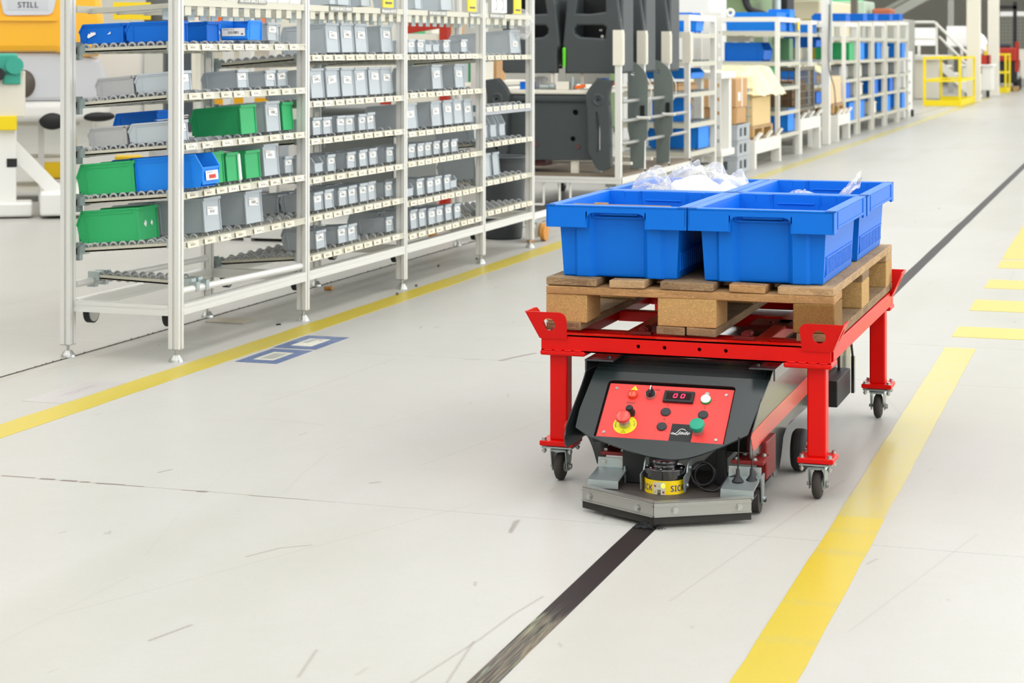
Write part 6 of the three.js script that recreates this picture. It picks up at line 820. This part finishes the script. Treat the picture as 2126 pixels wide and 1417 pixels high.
// ---------------------------------------------------------------- behind the rack
{
  const yaw = 32 * R, at = (o) => { o.rotation.y = yaw; return o; };
  const t = at(local('pallet_truck', 'orange and grey pallet truck front with a white badge, on a stand', 'truck', [-8.16, 0, 12.95]));
  const hood = new THREE.Shape(); hood.moveTo(-0.6, 1.15); hood.lineTo(0.18, 1.15); hood.quadraticCurveTo(0.32, 1.1, 0.5, 1.12); hood.lineTo(0.545, 1.35); hood.lineTo(0.5, 1.75); hood.lineTo(-0.55, 1.8); hood.lineTo(-0.6, 1.15);
  sub(t, 'hood', ext(hood, 0.34, 0.05, 12).translate(0, 0, -0.2), M.orange);
  sub(t, 'hood_edge', [lb(0.62, 0.03, 0.03, -0.12, 1.4, 0.2), lb(0.02, 0.3, 0.03, 0.3, 1.55, 0.19)].map((g) => g), M.orange);
  const badge = new THREE.Shape(); badge.moveTo(-0.23, 1.6); badge.lineTo(-0.2, 1.45); badge.quadraticCurveTo(-0.19, 1.425, -0.15, 1.425); badge.lineTo(0.12, 1.43); badge.quadraticCurveTo(0.16, 1.435, 0.17, 1.47); badge.lineTo(0.2, 1.6); badge.lineTo(-0.23, 1.6);
  sub(t, 'badge', ext(badge, 0.012, 0.004).translate(0, 0, 0.192), M.truckGrey);
  const still = std('#ffffff', 0.4, 0, { map: textPlate(256, 64, '#c9cbd0', '#3c4048', 'STILL', 52, 'bold') });
  sub(t, 'lettering', faceUV(lb(0.3, 0.075, 0.002, -0.02, 1.505, 0.21), 'z'), still, true);
  const body = new THREE.Shape(); body.moveTo(-0.6, 1.15); body.lineTo(0.2, 1.15); body.lineTo(0.52, 1.1); body.lineTo(0.62, 0.78); body.lineTo(-0.6, 0.78); sub(t, 'body', ext(body, 0.4, 0.03, 8).translate(0, 0, -0.3), M.truckGrey);
  sub(t, 'light_recess', [rlb(0.16, 0.09, 0.02, 0.4, 1.17, 0.165, 0.01, 2)], M.truckGrey);
  sub(t, 'skirt', [rlb(1.15, 0.16, 0.5, 0.02, 0.7, -0.1, 0.06, 4)], M.whitePaint);
  sub(t, 'buffer', [new THREE.SphereGeometry(0.085, 20, 14).scale(1, 1.25, 0.6).translate(-0.05, 0.91, 0.13)], std('#5a5249', 0.5));
  sub(t, 'black_pad', [new THREE.SphereGeometry(0.1, 20, 12).scale(1.0, 0.7, 0.6).translate(0.16, 0.63, 0.12), new THREE.SphereGeometry(0.09, 20, 12).scale(1.4, 0.45, 0.6).translate(0.5, 0.66, 0.12)], M.black);
  const st = at(local('work_stand', 'aluminium stand with shelves under the orange truck front', 'stand', [-8.35, 0, 13.25]));
  for (const x of [-0.5, 0.08, 0.32]) for (const z of [-0.4, 0.25]) sub(st, 'leg', lb(0.045, 0.6, 0.045, x, 0.3, z), M.alu); for (const y of [0.1, 0.32, 0.6]) sub(st, 'shelf', lb(0.9, 0.03, 0.7, -0.08, y, -0.08), M.cream); sub(st, 'yellow_block', [lb(0.12, 0.07, 0.05, -0.25, 0.47, 0.1), lb(0.1, 0.07, 0.05, 0.3, 0.45, 0.1)], M.yellow);
  for (const [x, w] of [[0.2, 0.24], [-0.55, 0.2]]) at(single('yellow_case', [rlb(w, 0.22, 0.2, 0, 0.11, 0, 0.02, 2), lb(w * 0.9, 0.01, 0.21, 0, 0.16, 0)].map((g) => g.translate(-8.9 + x, 0.003, -15.4)), std('#e3bd0c', 0.5), x > 0 ? 'yellow case on the floor under the truck stand' : 'yellow case on the floor beside the truck stand', 'case', 'yellow cases'));
  const t2 = at(local('pallet_truck', 'white and orange truck unit with dark panel behind the top shelf', 'truck', [-7.45, 0, 14.35]));
  sub(t2, 'hood', [rlb(0.46, 0.3, 0.4, 0.12, 1.3, 0, 0.09, 4)], M.whitePaint); sub(t2, 'lettering', faceUV(lb(0.13, 0.05, 0.002, 0.0, 1.33, 0.202), 'z'), std('#ffffff', 0.4, 0, { map: textPlate(256, 96, '#efeee9', '#3c4048', 'STILL', 62, 'bold') }), true); sub(t2, 'arm', [new THREE.SphereGeometry(0.2, 20, 14).scale(1, 1.4, 0.8).translate(-0.25, 1.45, -0.1)], std('#5b5d5e', 0.6)); sub(t2, 'body', rlb(0.5, 0.6, 0.4, 0.35, 0.85, 0, 0.03, 3), M.orange); sub(t2, 'dark_panel', rlb(0.22, 0.7, 0.36, -0.18, 0.85, 0.02, 0.01, 2), std('#4c545c', 0.5)); sub(t2, 'base', rlb(1.0, 0.5, 0.5, 0.1, 0.25, 0, 0.04, 3), M.truckGrey); sub(t2, 'yellow_panel', lb(0.3, 0.14, 0.03, -0.55, 1.48, 0.05), M.yellow); sub(t2, 'side_cover', rlb(0.4, 0.9, 0.3, -0.65, 0.9, -0.1, 0.05, 3), M.whitePaint);
  const lift = at(local('lift_column', 'white lifting machine with teal gearbox in front of orange truck', 'machine', [-7.72, 0, 11.9]));
  sub(lift, 'column', [rlb(0.24, 1.0, 0.24, -0.03, 0.6, 0, 0.01, 2)], M.whitePaint); sub(lift, 'head', [rlb(0.3, 0.32, 0.3, 0.0, 0.86, 0, 0.01, 2)], M.cream); sub(lift, 'foot', [rlb(0.3, 0.16, 1.1, 0.4, 0.1, -0.2, 0.02, 2), rlb(0.6, 0.1, 0.3, -0.1, 0.06, 0.1, 0.02, 2)], M.whitePaint); sub(lift, 'gusset', [bar(new THREE.Vector3(0.05, 0.5, 0.05), new THREE.Vector3(0.38, 0.15, 0.05), 0.06, 0.1)], M.whitePaint);
  sub(lift, 'gearbox', [rlb(0.3, 0.17, 0.2, -0.05, 1.06, 0.08, 0.02, 2), cyl(0.06, 0.06, 0.22, 0.08, 1.06, 0.1, 'z', 20), cyl(0.07, 0.07, 0.1, -0.12, 1.17, 0.05, 'y', 18), rlb(0.12, 0.1, 0.16, 0.06, 0.98, 0.1, 0.01, 2)], M.teal); sub(lift, 'shaft', cyl(0.045, 0.045, 0.06, -0.03, 1.0, 0.2, 'z', 18), M.black); sub(lift, 'junction_box', [rlb(0.13, 0.1, 0.08, 0.03, 0.66, 0.15, 0.008, 2)], M.yellow); sub(lift, 'type_plate', lb(0.07, 0.06, 0.004, 0.06, 0.38, 0.122), M.black);
}
{ // benches behind the rack
  for (const [a0, a1, l, seedB] of [[12.2, 14.4, 'cream workbench with back board behind the second rack bay', 0], [14.8, 17.4, 'cream workbench with back board behind the third rack bay', 3]]) {
    const x0 = -6.4, x1 = -5.6, t = thing('workbench', l, 'workbench', [-6.2, 0, (a0 + a1) / 2], 'workbenches behind the rack');
    for (const x of [x0 + 0.03, x1 - 0.07]) for (const a of [a0 + 0.03, a1 - 0.07]) part(t, 'leg', bx(x, x + 0.045, 0, 0.84, a, a + 0.045), M.alu);
    part(t, 'bench_top', rb(x0, x1, 0.84, 0.88, a0, a1, 0.005), M.cream); part(t, 'lower_shelf', bx(x0 + 0.05, x1 - 0.05, 0.3, 0.33, a0 + 0.05, a1 - 0.05), M.greyWall); part(t, 'back_board', bx(x0, x0 + 0.03, 0.88, 1.5, a0, a1), M.cream); part(t, 'upper_shelf', bx(x0 + 0.03, x0 + 0.4, 1.28, 1.3, a0, a1), M.alu); for (const a of [a0 + 0.02, a1 - 0.06]) part(t, 'upright', bx(x0 + 0.36, x0 + 0.4, 0.88, 1.6, a, a + 0.04), M.alu);
    const mats = [[M.greenBin, 'green'], [M.cream, 'cream'], seedB ? [M.card, 'brown'] : [M.tool, 'orange'], [M.whitePaint, 'white'], [M.blueBin, 'blue'], [M.greyCrate, 'grey']];
    for (let i = 0; i < 6; i++) { const [m, c] = mats[(i + seedB) % 6], a = a0 + 0.2 + i * 0.34, h = rr(0.1, 0.24); single('parts_box', [rb(-5.95, -5.68, 0.882, 0.882 + h, a, a + 0.26, 0.006), bx(-5.955, -5.675, 0.87 + h, 0.884 + h, a - 0.004, a + 0.264)], m, `${c} box on the workbench behind rack's ${seedB ? 'third' : 'second'} bay`, 'box'); }
    for (let i = 0; i < 4; i++) { const [m, c] = mats[(i + seedB + 2) % 6], a = a0 + 0.15 + i * 0.5; single('parts_box', [rb(-6.3, -6.02, 1.302, 1.42, a, a + 0.34, 0.006), bx(-6.305, -6.015, 1.41, 1.422, a - 0.004, a + 0.344)], m, `${c} box on upper bench shelf behind rack's ${seedB ? 'third' : 'second'} bay`, 'box'); }
    for (let i = 0; i < 3; i++) { const a = a0 + 0.2 + i * 0.65; single('storage_box', [rb(-6.25, -5.75, 0.332, 0.62, a, a + 0.5, 0.01), bx(-6.26, -5.74, 0.6, 0.625, a - 0.008, a + 0.508)], [M.greyBin, M.greyWall, M.plate][i], `${['light grey', 'stone grey', 'dark grey'][i]} box on lower bench shelf behind rack's ${seedB ? 'third' : 'second'} bay`, 'box'); }
  }
  const o = thing('orange_frame', 'orange-red frame with a white panel behind the third rack bay', 'frame', [-5.0, 0, 13.2]); part(o, 'panel', bx(-5.3, -4.9, 0.5, 1.28, 13.2, 13.23), M.cream); part(o, 'arms', [bx(-4.92, -4.86, 0, 1.4, 13.18, 13.26), bar(V(-5.35, 1.3, 13.22), V(-4.9, 1.37, 13.22), 0.05, 0.08), bx(-5.38, -5.32, 0, 1.32, 13.18, 13.26)], M.redTruck); part(o, 'foot', [bx(-5.38, -4.86, 0, 0.05, 13.1, 13.34)], M.redTruck);
  block('cabinet', 'dark grey cabinet seen low behind the third rack bay', 'cabinet', -5.2, -4.6, 0.8, 11.6, 12.3, std('#6e726f', 0.6), [['door', bx(-5.15, -4.65, 0.1, 0.75, 11.58, 11.6), std('#666a67', 0.6)], ['handle', bx(-4.72, -4.7, 0.4, 0.5, 11.56, 11.58), M.galv]]);
  const f = thing('machine_enclosure', 'white machine enclosure with grey posts behind the end bay', 'enclosure', [-5.1, 0, 11.1]); for (const [x, a] of [[-5.47, 10.84], [-5.33, 10.84], [-5.47, 11.5], [-4.6, 11.5]]) part(f, 'post', bx(x, x + 0.05, 0, 2.0, a, a + 0.05), M.alu); part(f, 'panel', bx(-5.42, -4.6, 0.95, 1.6, 11.5, 11.53), M.cream); part(f, 'shelf', bx(-5.42, -4.6, 0.9, 0.95, 11.1, 11.53), M.alu); part(f, 'base', bx(-5.47, -4.55, 0.02, 0.12, 10.84, 11.55), M.alu); part(f, 'status_light', new THREE.SphereGeometry(0.014, 12, 8).translate(-5.4, 1.32, -10.83), std('#dff2ff', 0.4, 0, { emissive: '#7cc4ff', emissiveIntensity: 3 }));
}
// bits on the floor
single('dropped_clip', [new THREE.TorusGeometry(0.008, 0.003, 6, 12, 4.6).rotateX(-Math.PI / 2).translate(-3.58, 0.0035, -7.62)], M.black, 'small black dropped clip near the rack foot', 'clip');
single('dropped_fitting', [cyl(0.009, 0.009, 0.035, -3.86, 0.0095, -8.78, 'x', 12), cyl(0.012, 0.012, 0.008, -3.842, 0.012, -8.78, 'x', 12)], M.orangeTyre, 'small brass fitting lying under the rack', 'fitting');
single('cardboard_scrap', [bx(-3.92, -3.74, 0.001, 0.004, 7.6, 7.74)], std('#bdb5a4', 0.9), 'flat grey cardboard scrap on the floor under the rack', 'cardboard');
[[-3.47, 8.72], [-3.5, 9.05], [-3.7, 9.9], [-3.62, 10.3]].forEach(([x, a]) => single('floor_crumb', [new THREE.DodecahedronGeometry(0.008).translate(x, 0.0065, -a)], M.mesh, 'tiny dark crumb on the floor by the yellow line', 'crumb', 'crumbs by the rack'));
renderer.render(scene, camera);
